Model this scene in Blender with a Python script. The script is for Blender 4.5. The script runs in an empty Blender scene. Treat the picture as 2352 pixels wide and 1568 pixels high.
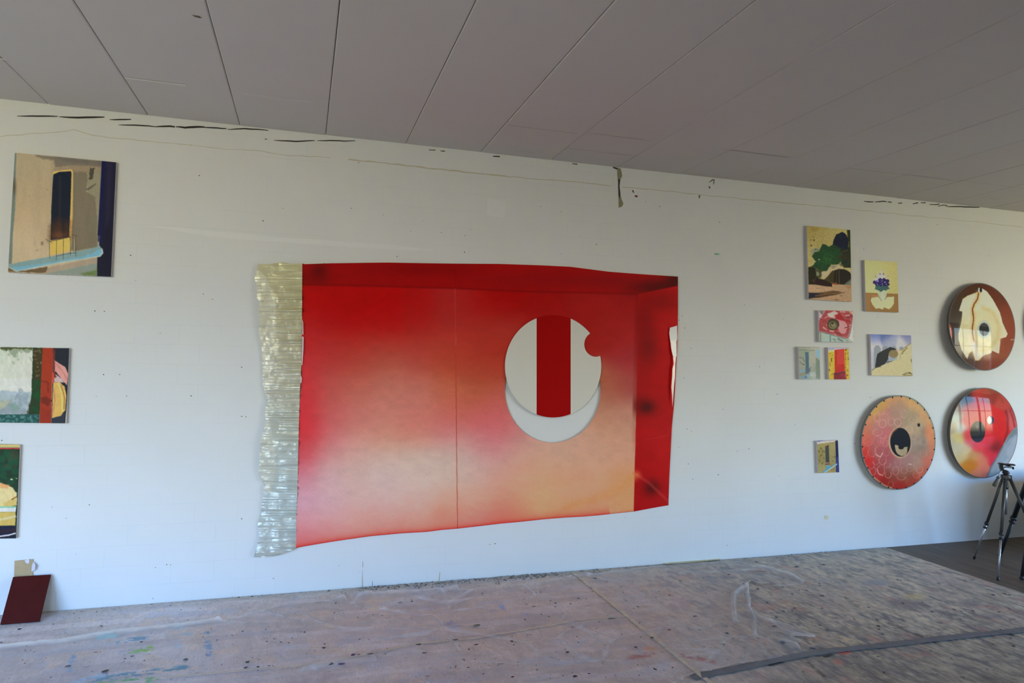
import bpy, math, random
import numpy as np
from mathutils import Vector, Matrix

random.seed(7)
RNG = np.random.default_rng(11)

# ------------------------------------------------------------------ camera
IW, IH, F = 2352, 1568, 1572.0
CAM = np.array([0.0, -4.82, 1.6])
def _axes():
    d = lambda vx, vy: np.array([vx - IW/2, -(vy - IH/2), -F], float)
    n = d(695, 811); n /= np.linalg.norm(n)
    x = d(6320, 925); x -= n*(x@n); x /= np.linalg.norm(x)
    return np.array([x, n, np.cross(x, n)])
RT = _axes()                       # rows = world axes in camera space
scene = bpy.context.scene
cd = bpy.data.cameras.new('camera'); cam = bpy.data.objects.new('camera', cd)
scene.collection.objects.link(cam)
cd.sensor_width = 36.0; cd.sensor_fit = 'HORIZONTAL'; cd.lens = 36.0*F/IW
cd.clip_start = 0.05; cd.clip_end = 300
M = Matrix.Identity(4)
for i in range(3):
    for j in range(3):
        M[i][j] = RT[i][j]
    M[i][3] = CAM[i]
cam.matrix_world = M
scene.camera = cam

# ------------------------------------------------------------------ exposure, sky
EXPOSURE = 1.0
SKY_STRENGTH = 6.3
scene.view_settings.view_transform = 'Standard'
scene.view_settings.look = 'None'
scene.view_settings.gamma = 1.0
scene.view_settings.exposure = EXPOSURE
scene.view_settings.use_curve_mapping = False
try:
    scene.cycles.max_bounces = 8
    scene.cycles.diffuse_bounces = 6
    scene.cycles.transparent_max_bounces = 16
    scene.cycles.use_denoising = True
    scene.cycles.sample_clamp_indirect = 6
    scene.cycles.caustics_reflective = False
    scene.cycles.caustics_refractive = False
except Exception:
    pass
world = bpy.data.worlds.new('sky'); scene.world = world
world.use_nodes = True
nt = world.node_tree; nt.nodes.clear()
out = nt.nodes.new('ShaderNodeOutputWorld'); bg = nt.nodes.new('ShaderNodeBackground')
tc = nt.nodes.new('ShaderNodeTexCoord'); sp = nt.nodes.new('ShaderNodeSeparateXYZ')
rm = nt.nodes.new('ShaderNodeValToRGB'); mr = nt.nodes.new('ShaderNodeMapRange')
mr.inputs['From Min'].default_value = -1; mr.inputs['From Max'].default_value = 1
nt.links.new(tc.outputs['Generated'], sp.inputs[0]); nt.links.new(sp.outputs['Z'], mr.inputs['Value'])
nt.links.new(mr.outputs[0], rm.inputs[0]); nt.links.new(rm.outputs[0], bg.inputs[0]); nt.links.new(bg.outputs[0], out.inputs[0])
e = rm.color_ramp.elements
# from straight down (0) over the horizon (0.5) to the zenith (1): warm ground, dark band, pale low sky, deep blue above; shaped to tint the wall
RAMP = [(0.000, (1.11, 0.95, 0.44)), (0.200, (1.11, 0.95, 0.44)), (0.350, (0.63, 0.59, 0.29)), (0.415, (0.08, 0.08, 0.05)), (0.465, (0.08, 0.08, 0.06)), (0.490, (1.11, 1.05, 0.71)), (0.525, (1.23, 1.21, 0.95)), (0.560, (0.44, 0.81, 1.07)), (0.610, (0.20, 0.79, 1.87)), (0.700, (0.17, 0.79, 2.46)), (1.000, (0.15, 0.76, 2.70))]
e[0].position = 0.0; e[0].color = (*RAMP[0][1], 1)
e[1].position = 1.0; e[1].color = (*RAMP[-1][1], 1)
for p, c in RAMP[1:-1]:
    k = e.new(p); k.color = (*c, 1)
bg.inputs[1].default_value = SKY_STRENGTH

# daylight comes in only through the window openings of the wall behind the photographer
ROOM_X0, ROOM_X1, ROOM_Y0, ROOM_H = -6.5, 18.0, -6.2, 3.092
# left edge, width, sill, head
WINDOWS = [(-6.2, 1.7, 0.15, 3.0), (-4.4, 1.8, 0.15, 3.0), (-1.9, 0.95, 0.15, 1.9), (6.05, 0.8, 0.75, 2.0), (7.45, 2.4, 0.15, 2.9), (9.95, 2.4, 0.15, 2.9), (12.45, 2.5, 0.15, 2.9)]
for wx, ww, wz0, wz1 in WINDOWS:
    ld = bpy.data.lights.new('window_portal', 'AREA'); ld.shape = 'RECTANGLE'
    ld.size = ww; ld.size_y = wz1 - wz0; ld.energy = 1
    ld.cycles.is_portal = True
    lo = bpy.data.objects.new('window_portal', ld); scene.collection.objects.link(lo)
    lo.location = (wx + ww/2, ROOM_Y0 - 0.26, (wz0 + wz1)/2)
    lo.rotation_euler = (math.radians(90), 0, 0)      # emits toward +y (into the room)

# ------------------------------------------------------------------ projection helpers
def ray(px, py):
    v = np.stack([np.asarray(px, float) - IW/2, IH/2 - np.asarray(py, float), -F*np.ones_like(np.asarray(px, float))], -1)
    return v @ RT.T
def on_wall(px, py, off=0.0):
    r = ray(px, py); t = (-off - CAM[1])/r[..., 1]
    return CAM + r*t[..., None] if r.ndim > 1 else CAM + r*t
def on_floor(px, py, z=0.0):
    r = ray(px, py); t = (z - CAM[2])/r[..., 2]
    return CAM + r*t[..., None] if r.ndim > 1 else CAM + r*t
def to_px(P):
    c = (np.asarray(P) - CAM) @ RT
    return IW/2 + F*c[..., 0]/-c[..., 2], IH/2 - F*c[..., 1]/-c[..., 2]

# ------------------------------------------------------------------ noise
def _hash(ix, iy, s):
    h = (ix*374761393 + iy*668265263 + s*2147483647 + 1013904223) & 0xffffffff
    h = ((h ^ (h >> 13))*1274126177) & 0xffffffff
    return ((h ^ (h >> 16)) & 0xffff)/65535.0
def vnoise(x, y, s=0):
    xi = np.floor(x).astype(np.int64); yi = np.floor(y).astype(np.int64)
    fx = x - xi; fy = y - yi
    fx = fx*fx*(3 - 2*fx); fy = fy*fy*(3 - 2*fy)
    a = _hash(xi, yi, s); b = _hash(xi+1, yi, s); c = _hash(xi, yi+1, s); d = _hash(xi+1, yi+1, s)
    return (a*(1-fx)+b*fx)*(1-fy) + (c*(1-fx)+d*fx)*fy
def fbm(x, y, s=0, o=4):
    v = 0; a = 0.5; t = 0
    for k in range(o):
        v = v + a*vnoise(x*2**k, y*2**k, s + k*17); t += a; a *= 0.5
    return v/t
def sstep(a, b, x):
    t = np.clip((x - a)/(b - a), 0, 1); return t*t*(3 - 2*t)
def lin(c):
    c = np.asarray(c, float)
    return np.where(c <= 0.04045, c/12.92, ((c + 0.055)/1.055)**2.4)

# how bright and how tinted the bare white wall (base colour 0.8) is under this daylight: dividing by it
# turns a colour seen on the wall into the paint's own colour
WREF = np.array([(20,330,175,174,157),(20,450,180,179,163),(20,570,184,186,174),(20,690,188,192,185),(20,810,193,202,202),(20,930,199,211,218),(20,1050,204,220,234),(20,1170,204,225,246),(20,1290,199,227,255),(200,330,170,168,152),(200,450,176,175,159),(200,570,181,182,169),(200,690,183,188,181),(200,810,190,197,196),(200,930,196,206,212),(200,1050,200,215,228),(200,1170,202,222,243),(200,1290,195,222,253),(400,330,163,161,146),(400,450,170,169,154),(400,570,174,175,164),(400,690,179,182,175),(400,810,186,193,190),(400,930,192,201,205),(400,1050,195,209,220),(400,1170,198,217,234),(400,1290,192,218,248),(600,330,156,155,140),(600,450,163,162,148),(600,570,169,169,156),(600,690,174,176,168),(600,810,181,187,183),(600,930,186,195,197),(600,1050,191,204,212),(600,1170,193,210,226),(600,1290,186,210,237),(800,450,155,154,142),(800,570,162,162,151),(800,690,168,170,162),(800,810,176,180,173),(800,930,181,189,190),(800,1050,185,197,204),(800,1170,187,203,218),(800,1290,179,201,227),(1000,450,149,148,135),(1000,570,157,156,145),(1000,690,163,164,155),(1000,810,170,174,167),(1000,930,178,185,183),(1000,1050,183,193,198),(1000,1170,182,198,211),(1000,1290,172,195,220),(1200,450,141,141,130),(1200,570,150,150,140),(1200,690,160,160,150),(1200,810,168,171,163),(1200,930,175,181,178),(1200,1050,179,190,193),(1200,1170,177,193,205),(1200,1290,168,191,214),(1400,450,137,136,125),(1400,570,147,146,136),(1400,690,156,157,147),(1400,810,166,168,159),(1400,930,174,179,174),(1400,1050,179,188,190),(1400,1170,176,191,203),(1600,450,137,135,123),(1600,570,145,144,133),(1600,690,156,156,145),(1600,810,167,169,160),(1600,930,176,181,176),(1600,1050,178,189,192),(1600,1170,175,191,205),(1800,570,149,148,134),(1800,690,161,160,146),(1800,810,171,174,164),(1800,930,179,186,182),(1800,1050,183,195,199),(1800,1170,177,197,213),(2000,570,155,154,138),(2000,690,167,167,152),(2000,810,178,181,171),(2000,930,186,195,192),(2000,1050,190,205,213),(2000,1170,181,205,228),(2200,570,165,163,145),(2200,690,178,178,161),(2200,810,189,193,182),(2200,930,198,208,207),(2200,1050,199,217,231),(2200,1170,185,214,245),(2330,570,173,171,150),(2330,690,188,187,168),(2330,810,198,201,189),(2330,930,206,217,218),(2330,1050,206,227,245),(2330,1170,193,225,255)], float)
def rbf(X, Y, tab, s, floor_=1e-9):
    tab = np.asarray(tab, float); num = np.zeros(X.shape + (3,)); den = np.zeros(X.shape)
    for px, py, r, g, b in tab:
        w = np.exp(-((X-px)**2 + (Y-py)**2)/(2*s*s)) + floor_/(1 + ((X-px)**2 + (Y-py)**2)/1e4)
        num += w[..., None]*np.array([r, g, b]); den += w
    return num/den[..., None]
def albedo(C, X, Y, k=0.80):
    ref = lin(rbf(X, Y, WREF, 90, 1e-4)/255)
    return np.clip(lin(np.clip(C, 0, 1))/ref*k, 0.002, 0.92)

# ------------------------------------------------------------------ brush kit: paints on the points of a mesh
def sdf_poly(X, Y, pts):
    pts = np.asarray(pts, float); n = len(pts)
    d = np.full(X.shape, 1e18); ins = np.zeros(X.shape, bool)
    for i in range(n):
        a = pts[i]; b = pts[i-1]
        ex, ey = b - a; wx = X - a[0]; wy = Y - a[1]
        t = np.clip((wx*ex + wy*ey)/max(ex*ex + ey*ey, 1e-12), 0, 1)
        d = np.minimum(d, (wx - ex*t)**2 + (wy - ey*t)**2)
        c = ((a[1] > Y) != (b[1] > Y))
        if abs(ey) > 1e-12:
            ins ^= c & (X < ex*(Y - a[1])/ey + a[0])
    return np.where(ins, -1, 1)*np.sqrt(d)
def dist_line(X, Y, pts):
    pts = np.asarray(pts, float); d = np.full(X.shape, 1e18)
    for a, b in zip(pts[:-1], pts[1:]):
        ex, ey = b - a; wx = X - a[0]; wy = Y - a[1]
        t = np.clip((wx*ex + wy*ey)/max(ex*ex + ey*ey, 1e-12), 0, 1)
        d = np.minimum(d, (wx - ex*t)**2 + (wy - ey*t)**2)
    return np.sqrt(d)
class Art:
    def __init__(s, X, Y, base, ox=0, oy=0, sc=1.0, seed=0):
        """ox, oy, sc: tracing frame (coordinates measured on an enlargement of the work)"""
        s.px, s.py = X, Y
        s.X = (X - ox)*sc; s.Y = (Y - oy)*sc; s.sc = sc; s.seed = seed
        s.C = np.ones(X.shape + (3,))*np.array(base)/255.0
    def mix(s, m, col):
        m = np.clip(m, 0, 1)[..., None]; s.C = s.C*(1-m) + m*np.array(col)/255.0
    def warp(s, r, f=0.12):
        if r == 0: return s.X, s.Y
        k = f/s.sc*2.2; s.seed += 1
        return (s.X + r*s.sc*2*(fbm(s.X*k, s.Y*k, s.seed, 3) - .5), s.Y + r*s.sc*2*(fbm(s.X*k+50, s.Y*k+9, s.seed, 3) - .5))
    def poly(s, pts, col, soft=0.7, a=1, r=0, f=0.12):
        X, Y = s.warp(r, f); d = sdf_poly(X, Y, pts); w = soft*s.sc
        s.mix(a*(1 - sstep(-w, w, d)), col)
    def line(s, pts, width, col, soft=0.6, a=1, r=0, f=0.12):
        X, Y = s.warp(r, f); d = dist_line(X, Y, pts) - width*s.sc/2; w = soft*s.sc
        s.mix(a*(1 - sstep(-w, w, d)), col)
    def ell(s, cx, cy, rx, ry, col, soft=0.7, a=1, r=0, rot=0, f=0.12):
        X, Y = s.warp(r, f); c, q = math.cos(rot), math.sin(rot)
        u = (X-cx)*c + (Y-cy)*q; v = -(X-cx)*q + (Y-cy)*c
        k = np.sqrt((u/rx)**2 + (v/ry)**2); w = soft*s.sc/min(rx, ry)
        s.mix(a*(1 - sstep(1-w, 1+w, k)), col)
    def blob(s, cx, cy, rx, ry, col, a=1):
        s.mix(a*np.exp(-(((s.X-cx)/rx)**2 + ((s.Y-cy)/ry)**2)), col)
    def field(s, tab, sg, a=1):
        m = rbf(s.X, s.Y, tab, sg, 1e-6)/255; s.C = s.C*(1-a) + m*a
    def grain(s, amp, fx, fy, seed=1):
        n = fbm(s.px*fx, s.py*fy, seed, 3) - .5
        s.C = np.clip(s.C*(1 + amp*2*n[..., None]), 0, 1)
    def speck(s, box, n, col, rmin, rmax, a=.9, seed=3):
        g = np.random.default_rng(seed)
        for _ in range(n):
            x = g.uniform(box[0], box[2]); y = g.uniform(box[1], box[3]); r1 = g.uniform(rmin, rmax)*s.sc; r2 = g.uniform(rmin, rmax)*s.sc
            s.ell(x, y, r1, r2, col, .5, a, 0, g.uniform(0, 3))
    def out(s, k=0.80): return albedo(s.C, s.px, s.py, k)

# ------------------------------------------------------------------ mesh helpers
def link(o, parent=None):
    scene.collection.objects.link(o)
    if parent is not None: o.parent = parent
    return o
def mesh_obj(name, V, Fc, mat, parent=None, smooth=False, colors=None, midx=None):
    me = bpy.data.meshes.new(name)
    V = np.asarray(V, float)
    if parent is not None:
        V = V - np.array(WLOC[parent.name])
    me.from_pydata([tuple(v) for v in V] if len(V) < 3000 else V.tolist(), [], Fc if isinstance(Fc, list) else Fc.tolist())
    mats = mat if isinstance(mat, (list, tuple)) else [mat]
    for m in mats: me.materials.append(m)
    if midx is not None: me.polygons.foreach_set('material_index', np.asarray(midx, np.int32))
    if smooth: me.polygons.foreach_set('use_smooth', [True]*len(me.polygons))
    if colors is not None:
        C = np.asarray(colors)
        if C.shape[1] == 3: C = np.concatenate([C, np.ones((len(C), 1))], 1)
        at = me.color_attributes.new('Col', 'FLOAT_COLOR', 'POINT')
        at.data.foreach_set('color', C.astype(np.float32).ravel())
    me.update()
    o = bpy.data.objects.new(name, me)
    link(o, parent)
    WLOC[o.name] = WLOC[parent.name] if parent is not None else (0, 0, 0)
    return o
WLOC = {}
def empty(name, loc, label, cat, group=None):
    o = bpy.data.objects.new(name, None); o.empty_display_size = 0.05
    link(o); o.location = loc; WLOC[o.name] = tuple(loc)
    tag(o, label, cat, group); return o
def tag(o, label, cat, group=None, kind=None):
    if label: o['label'] = label
    if cat: o['category'] = cat
    if group: o['group'] = group
    if kind: o['kind'] = kind
def struct(o): o['kind'] = 'structure'; return o
def grid_faces(nu, nv):
    i = np.arange(nu-1); j = np.arange(nv-1); I, J = np.meshgrid(i, j, indexing='ij')
    a = (I*nv + J).ravel()
    return np.stack([a, a+1, a+nv+1, a+nv], 1)
class MB:
    def __init__(s): s.V = []; s.F = []; s.M = []
    def add(s, V, Fc, m=0):
        b = len(s.V); s.V += [tuple(v) for v in V]; s.F += [tuple(b+i for i in f) for f in Fc]; s.M += [m]*len(Fc)
    def box(s, c, h, m=0, R=None):
        P = [np.array([x*h[0], y*h[1], z*h[2]]) for x in (-1, 1) for y in (-1, 1) for z in (-1, 1)]
        if R is not None: P = [R @ p for p in P]
        s.add([np.array(c)+p for p in P], [(0,1,3,2),(4,6,7,5),(0,4,5,1),(2,3,7,6),(0,2,6,4),(1,5,7,3)], m)
    def tube(s, a, b, r0, r1=None, n=20, m=0, caps=True):
        a = np.array(a, float); b = np.array(b, float); r1 = r0 if r1 is None else r1
        d = b - a; d /= np.linalg.norm(d)
        u = np.cross(d, [0, 0, 1.0]);
        if np.linalg.norm(u) < 1e-3: u = np.array([1.0, 0, 0])
        u /= np.linalg.norm(u); v = np.cross(d, u)
        V = [p + r*(math.cos(t)*u + math.sin(t)*v) for p, r in ((a, r0), (b, r1)) for t in [2*math.pi*k/n for k in range(n)]]
        Fc = [(k, n+k, n+(k+1) % n, (k+1) % n) for k in range(n)]
        if caps: Fc += [tuple(range(n)), tuple(range(2*n-1, n-1, -1))]
        s.add(V, Fc, m)
    def lathe(s, c, axis, prof, n=28, m=0):
        axis = np.array(axis, float); axis /= np.linalg.norm(axis)
        u = np.cross(axis, [0.3, 0.2, 1.0]); u /= np.linalg.norm(u); v = np.cross(axis, u)
        V = [np.array(c) + axis*h + max(r, 1e-4)*(math.cos(t)*u + math.sin(t)*v) for r, h in prof for t in [2*math.pi*k/n for k in range(n)]]
        Fc = [(i*n+k, i*n+(k+1) % n, (i+1)*n+(k+1) % n, (i+1)*n+k) for i in range(len(prof)-1) for k in range(n)]
        s.add(V, Fc, m)
    def prism(s, pts, d, m=0):
        """polygon (list of 3-D points) pushed by vector d"""
        n = len(pts); P = [np.array(p, float) for p in pts]; Q = [p + np.array(d) for p in P]
        s.add(P + Q, [tuple(range(n)), tuple(range(2*n-1, n-1, -1))] + [(k, n+k, n+(k+1) % n, (k+1) % n) for k in range(n)], m)
    def build(s, name, mat, parent=None, smooth=False, bevel=0):
        o = mesh_obj(name, s.V, s.F, mat, parent, smooth, midx=s.M if isinstance(mat, (list, tuple)) else None)
        if bevel:
            b = o.modifiers.new('bevel', 'BEVEL'); b.width = bevel; b.segments = 2; b.limit_method = 'ANGLE'
        return o

# ------------------------------------------------------------------ materials
def new_mat(name):
    m = bpy.data.materials.new(name); m.use_nodes = True
    nt = m.node_tree; b = nt.nodes['Principled BSDF']
    return m, nt, b
def N(nt, t, **kw):
    n = nt.nodes.new(t)
    for k, v in kw.items():
        if k in n.inputs: n.inputs[k].default_value = v
        else: setattr(n, k, v)
    return n
def plain(name, col, rough=0.6, metal=0, var=0.08, scale=30, bump=0.0, coat=0, spec=0.5):
    m, nt, b = new_mat(name)
    tc = N(nt, 'ShaderNodeTexCoord'); no = N(nt, 'ShaderNodeTexNoise', Scale=scale, Detail=4.0)
    nt.links.new(tc.outputs['Object'], no.inputs['Vector'])
    mx = N(nt, 'ShaderNodeMix', data_type='RGBA')
    mx.inputs[6].default_value = (*[c*(1-var) for c in col], 1); mx.inputs[7].default_value = (*[min(1, c*(1+var)) for c in col], 1)
    nt.links.new(no.outputs['Fac'], mx.inputs[0]); nt.links.new(mx.outputs[2], b.inputs['Base Color'])
    b.inputs['Roughness'].default_value = rough; b.inputs['Metallic'].default_value = metal
    b.inputs['Specular IOR Level'].default_value = spec
    b.inputs['Coat Weight'].default_value = coat; b.inputs['Coat Roughness'].default_value = 0.04
    if bump:
        bp = N(nt, 'ShaderNodeBump', Strength=bump, Distance=0.002)
        nt.links.new(no.outputs['Fac'], bp.inputs['Height']); nt.links.new(bp.outputs[0], b.inputs['Normal'])
    return m
def painted(name, rough=0.55, coat=0.0, bump=0.15, bscale=250, stretch=(1, 1, 1), spec=0.3):
    """paint on canvas: the colours brushed on the mesh, a fine weave and a little tone noise"""
    m, nt, b = new_mat(name)
    at = N(nt, 'ShaderNodeVertexColor', layer_name='Col')
    tc = N(nt, 'ShaderNodeTexCoord'); mp = N(nt, 'ShaderNodeMapping'); mp.inputs['Scale'].default_value = stretch
    no = N(nt, 'ShaderNodeTexNoise', Scale=bscale, Detail=3.0)
    nt.links.new(tc.outputs['Object'], mp.inputs[0]); nt.links.new(mp.outputs[0], no.inputs['Vector'])
    hs = N(nt, 'ShaderNodeHueSaturation'); mr = N(nt, 'ShaderNodeMapRange')
    mr.inputs['To Min'].default_value = 0.93; mr.inputs['To Max'].default_value = 1.07
    nt.links.new(no.outputs['Fac'], mr.inputs['Value']); nt.links.new(mr.outputs[0], hs.inputs['Value'])
    nt.links.new(at.outputs['Color'], hs.inputs['Color']); nt.links.new(hs.outputs[0], b.inputs['Base Color'])
    b.inputs['Roughness'].default_value = rough; b.inputs['Specular IOR Level'].default_value = spec
    b.inputs['Coat Weight'].default_value = coat; b.inputs['Coat Roughness'].default_value = 0.03
    if bump:
        bp = N(nt, 'ShaderNodeBump', Strength=bump, Distance=0.001)
        nt.links.new(no.outputs['Fac'], bp.inputs['Height']); nt.links.new(bp.outputs[0], b.inputs['Normal'])
    return m

def wall_material():
    m, nt, b = new_mat('painted_block_wall')
    tc = N(nt, 'ShaderNodeTexCoord'); sp = N(nt, 'ShaderNodeSeparateXYZ'); cb = N(nt, 'ShaderNodeCombineXYZ')
    nt.links.new(tc.outputs['Object'], sp.inputs[0]); nt.links.new(sp.outputs['X'], cb.inputs['X']); nt.links.new(sp.outputs['Z'], cb.inputs['Y'])
    wn = N(nt, 'ShaderNodeTexNoise', Scale=6.0, Detail=2.0); nt.links.new(cb.outputs[0], wn.inputs['Vector'])
    wv = N(nt, 'ShaderNodeMix', data_type='VECTOR'); wv.inputs[0].default_value = 0.012
    nt.links.new(cb.outputs[0], wv.inputs[4]); nt.links.new(wn.outputs['Color'], wv.inputs[5])
    br = N(nt, 'ShaderNodeTexBrick', Scale=1.0); br.inputs['Brick Width'].default_value = 0.25; br.inputs['Row Height'].default_value = 0.125
    br.inputs['Mortar Size'].default_value = 0.004; br.inputs['Mortar Smooth'].default_value = 0.6
    nt.links.new(wv.outputs[1], br.inputs['Vector'])
    pn = N(nt, 'ShaderNodeTexNoise', Scale=1.6, Detail=5.0, Roughness=0.65); nt.links.new(cb.outputs[0], pn.inputs['Vector'])
    pr = N(nt, 'ShaderNodeMapRange'); pr.inputs['From Min'].default_value = 0.42; pr.inputs['From Max'].default_value = 0.62
    nt.links.new(pn.outputs['Fac'], pr.inputs['Value'])
    jm = N(nt, 'ShaderNodeMath', operation='MULTIPLY'); nt.links.new(br.outputs['Fac'], jm.inputs[0]); nt.links.new(pr.outputs[0], jm.inputs[1])
    # big soft variation of the whitewash, small smudges
    n2 = N(nt, 'ShaderNodeTexNoise', Scale=2.3, Detail=6.0); nt.links.new(cb.outputs[0], n2.inputs['Vector'])
    c1 = N(nt, 'ShaderNodeMix', data_type='RGBA'); c1.inputs[6].default_value = (0.77, 0.765, 0.75, 1); c1.inputs[7].default_value = (0.83, 0.825, 0.815, 1)
    nt.links.new(n2.outputs['Fac'], c1.inputs[0])
    c2 = N(nt, 'ShaderNodeMix', data_type='RGBA'); c2.inputs[7].default_value = (0.60, 0.595, 0.575, 1)
    j2 = N(nt, 'ShaderNodeMath', operation='MULTIPLY'); j2.inputs[1].default_value = 0.16; nt.links.new(jm.outputs[0], j2.inputs[0])
    nt.links.new(j2.outputs[0], c2.inputs[0]); nt.links.new(c1.outputs[2], c2.inputs[6])
    n3 = N(nt, 'ShaderNodeTexNoise', Scale=9.0, Detail=6.0, Roughness=0.7); nt.links.new(cb.outputs[0], n3.inputs['Vector'])
    r3 = N(nt, 'ShaderNodeMapRange'); r3.inputs['From Min'].default_value = 0.66; r3.inputs['From Max'].default_value = 0.76; r3.inputs['To Max'].default_value = 0.28
    nt.links.new(n3.outputs['Fac'], r3.inputs['Value'])
    c3 = N(nt, 'ShaderNodeMix', data_type='RGBA'); c3.inputs[7].default_value = (0.70, 0.64, 0.53, 1)
    nt.links.new(r3.outputs[0], c3.inputs[0]); nt.links.new(c2.outputs[2], c3.inputs[6])
    # rare tiny specks
    vo = N(nt, 'ShaderNodeTexVoronoi', Scale=7.0); nt.links.new(cb.outputs[0], vo.inputs['Vector'])
    rv = N(nt, 'ShaderNodeMapRange'); rv.inputs['From Min'].default_value = 0.018; rv.inputs['From Max'].default_value = 0.045; rv.inputs['To Min'].default_value = 0.55; rv.inputs['To Max'].default_value = 0.0
    nt.links.new(vo.outputs['Distance'], rv.inputs['Value'])
    wn2 = N(nt, 'ShaderNodeSeparateColor'); nt.links.new(vo.outputs['Color'], wn2.inputs[0])
    th = N(nt, 'ShaderNodeMath', operation='GREATER_THAN'); th.inputs[1].default_value = 0.82; nt.links.new(wn2.outputs[0], th.inputs[0])
    sm = N(nt, 'ShaderNodeMath', operation='MULTIPLY'); nt.links.new(rv.outputs[0], sm.inputs[0]); nt.links.new(th.outputs[0], sm.inputs[1])
    c4 = N(nt, 'ShaderNodeMix', data_type='RGBA'); c4.inputs[7].default_value = (0.30, 0.28, 0.25, 1)
    nt.links.new(sm.outputs[0], c4.inputs[0]); nt.links.new(c3.outputs[2], c4.inputs[6])
    nt.links.new(c4.outputs[2], b.inputs['Base Color'])
    b.inputs['Roughness'].default_value = 0.75; b.inputs['Specular IOR Level'].default_value = 0.25
    hb = N(nt, 'ShaderNodeMath', operation='MULTIPLY_ADD'); hb.inputs[1].default_value = -1.0
    nt.links.new(jm.outputs[0], hb.inputs[0]); nt.links.new(n3.outputs['Fac'], hb.inputs[2])
    bp = N(nt, 'ShaderNodeBump', Strength=0.12, Distance=0.003); nt.links.new(hb.outputs[0], bp.inputs['Height']); nt.links.new(bp.outputs[0], b.inputs['Normal'])
    return m

M_WALL = wall_material()
M_PLAIN_WALL = plain('whitewashed_wall', (0.62, 0.60, 0.57), 0.8, var=0.04, scale=3)
M_CEIL = plain('painted_ceiling_board', (0.60, 0.565, 0.545), 0.85, var=0.03, scale=2.0, spec=0.2)
M_GAP = plain('dark_gap', (0.035, 0.032, 0.03), 0.9, var=0.2)
M_JOINT = plain('ceiling_joint_filler', (0.44, 0.42, 0.40), 0.85, var=0.1, scale=8)
M_JOINT_L = plain('ceiling_joint_lip', (0.82, 0.79, 0.72), 0.85, var=0.1, scale=8)
M_FRAME = plain('window_frame_paint', (0.55, 0.55, 0.54), 0.5)
M_CANVAS = painted('painted_canvas', 0.55, 0.0, 0.2, 350, spec=.15)
M_CANVAS_BIG = painted('sprayed_canvas', 0.5, 0.0, 0.06, 120, spec=0.12)
M_RESIN = painted('lacquered_painting', 0.5, .34, 0.0, 200, spec=0.1)
M_MATTE_DISC = painted('matt_painted_disc', 0.6, 0.0, 0.2, 90, spec=.12)
M_LINEN = plain('primed_canvas_edge', (0.56, 0.52, 0.55), 0.8, var=0.1, scale=60, bump=0.3)
M_RIM = plain('dark_disc_rim', (0.10, 0.085, 0.08), 0.45, var=0.2, scale=20)

# ------------------------------------------------------------------ room shell
def quad(name, P, mat, parent=None):
    return mesh_obj(name, P, [(0, 1, 2, 3)], mat, parent)
H = ROOM_H
mb = MB(); mb.box(((ROOM_X0+ROOM_X1)/2, 0.10, H/2+0.05), ((ROOM_X1-ROOM_X0)/2+0.2, 0.10, H/2+0.25))
wall = struct(mb.build('wall_back', M_WALL))
mb = MB(); mb.box((ROOM_X0-0.1, ROOM_Y0/2, H/2+0.05), (0.1, -ROOM_Y0/2, H/2+0.25)); struct(mb.build('wall_left', M_PLAIN_WALL))
mb = MB(); mb.box((ROOM_X1+0.1, ROOM_Y0/2, H/2+0.05), (0.1, -ROOM_Y0/2, H/2+0.25)); struct(mb.build('wall_right', M_PLAIN_WALL))
# front wall with window openings
mb = MB(); yc = ROOM_Y0 - 0.12
def pier(x0, x1, z0, z1): mb.box(((x0+x1)/2, yc, (z0+z1)/2), ((x1-x0)/2, 0.12, (z1-z0)/2))
xe = ROOM_X0
for wx, ww, wz0, wz1 in WINDOWS:
    pier(xe, wx, -.2, H+.3); pier(wx, wx+ww, -.2, wz0); pier(wx, wx+ww, wz1, H+.3); xe = wx+ww
pier(xe, ROOM_X1, -.2, H+.3)
struct(mb.build('wall_front', M_PLAIN_WALL))
for k, (wx, ww, wz0, wz1) in enumerate(WINDOWS):
    mb = MB(); t = 0.03; zc = (wz0+wz1)/2; hh = (wz1-wz0)/2
    for x in (wx+t, wx+ww-t, wx+ww*0.38): mb.box((x, yc, zc), (t, 0.03, hh))
    for z in (wz0+t, wz1-t): mb.box((wx+ww/2, yc, z), (ww/2, 0.03, t))
    mb.box((wx+ww/2, yc, wz0+hh*1.25), (ww/2, 0.02, 0.018))
    struct(mb.build('window_%d' % (k+1), M_FRAME))

# ceiling: long boards butting against the wall, narrow grooves between them
mb = MB(); PW = 0.5465; X0P = 0.112
mb.box(((ROOM_X0+ROOM_X1)/2, ROOM_Y0/2, H+0.11), ((ROOM_X1-ROOM_X0)/2+0.1, -ROOM_Y0/2+0.2, 0.09), 1)
k0 = math.floor((ROOM_X0-X0P)/PW) - 1; x = X0P + k0*PW
gr = random.Random(5)
while x < ROOM_X1 + 0.3:
    g = 0.0016 if x < 2.0 else 0.0011
    dz = gr.uniform(0, 0.0025)
    # a board as a shallow tray: flat face with eased edges
    a0, a1 = x + g, x + PW - g; y0, y1 = ROOM_Y0-0.1, -0.0015; z = H + dz
    V = [(a0, y0, z+.03), (a0, y0, z+.004), (a0+.005, y0, z), (a1-.005, y0, z), (a1, y0, z+.004), (a1, y0, z+.03)]
    V += [(p[0], y1, p[2]) for p in V]
    mb.add(V, [(i, i+1, i+7, i+6) for i in range(5)] + [(6, 7, 8, 9, 10, 11), (5, 4, 3, 2, 1, 0)], 0)
    x += PW
def ceil_px(px, py):
    r = ray(px, py); t = (H - CAM[2])/r[2]; return CAM + r*t
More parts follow.
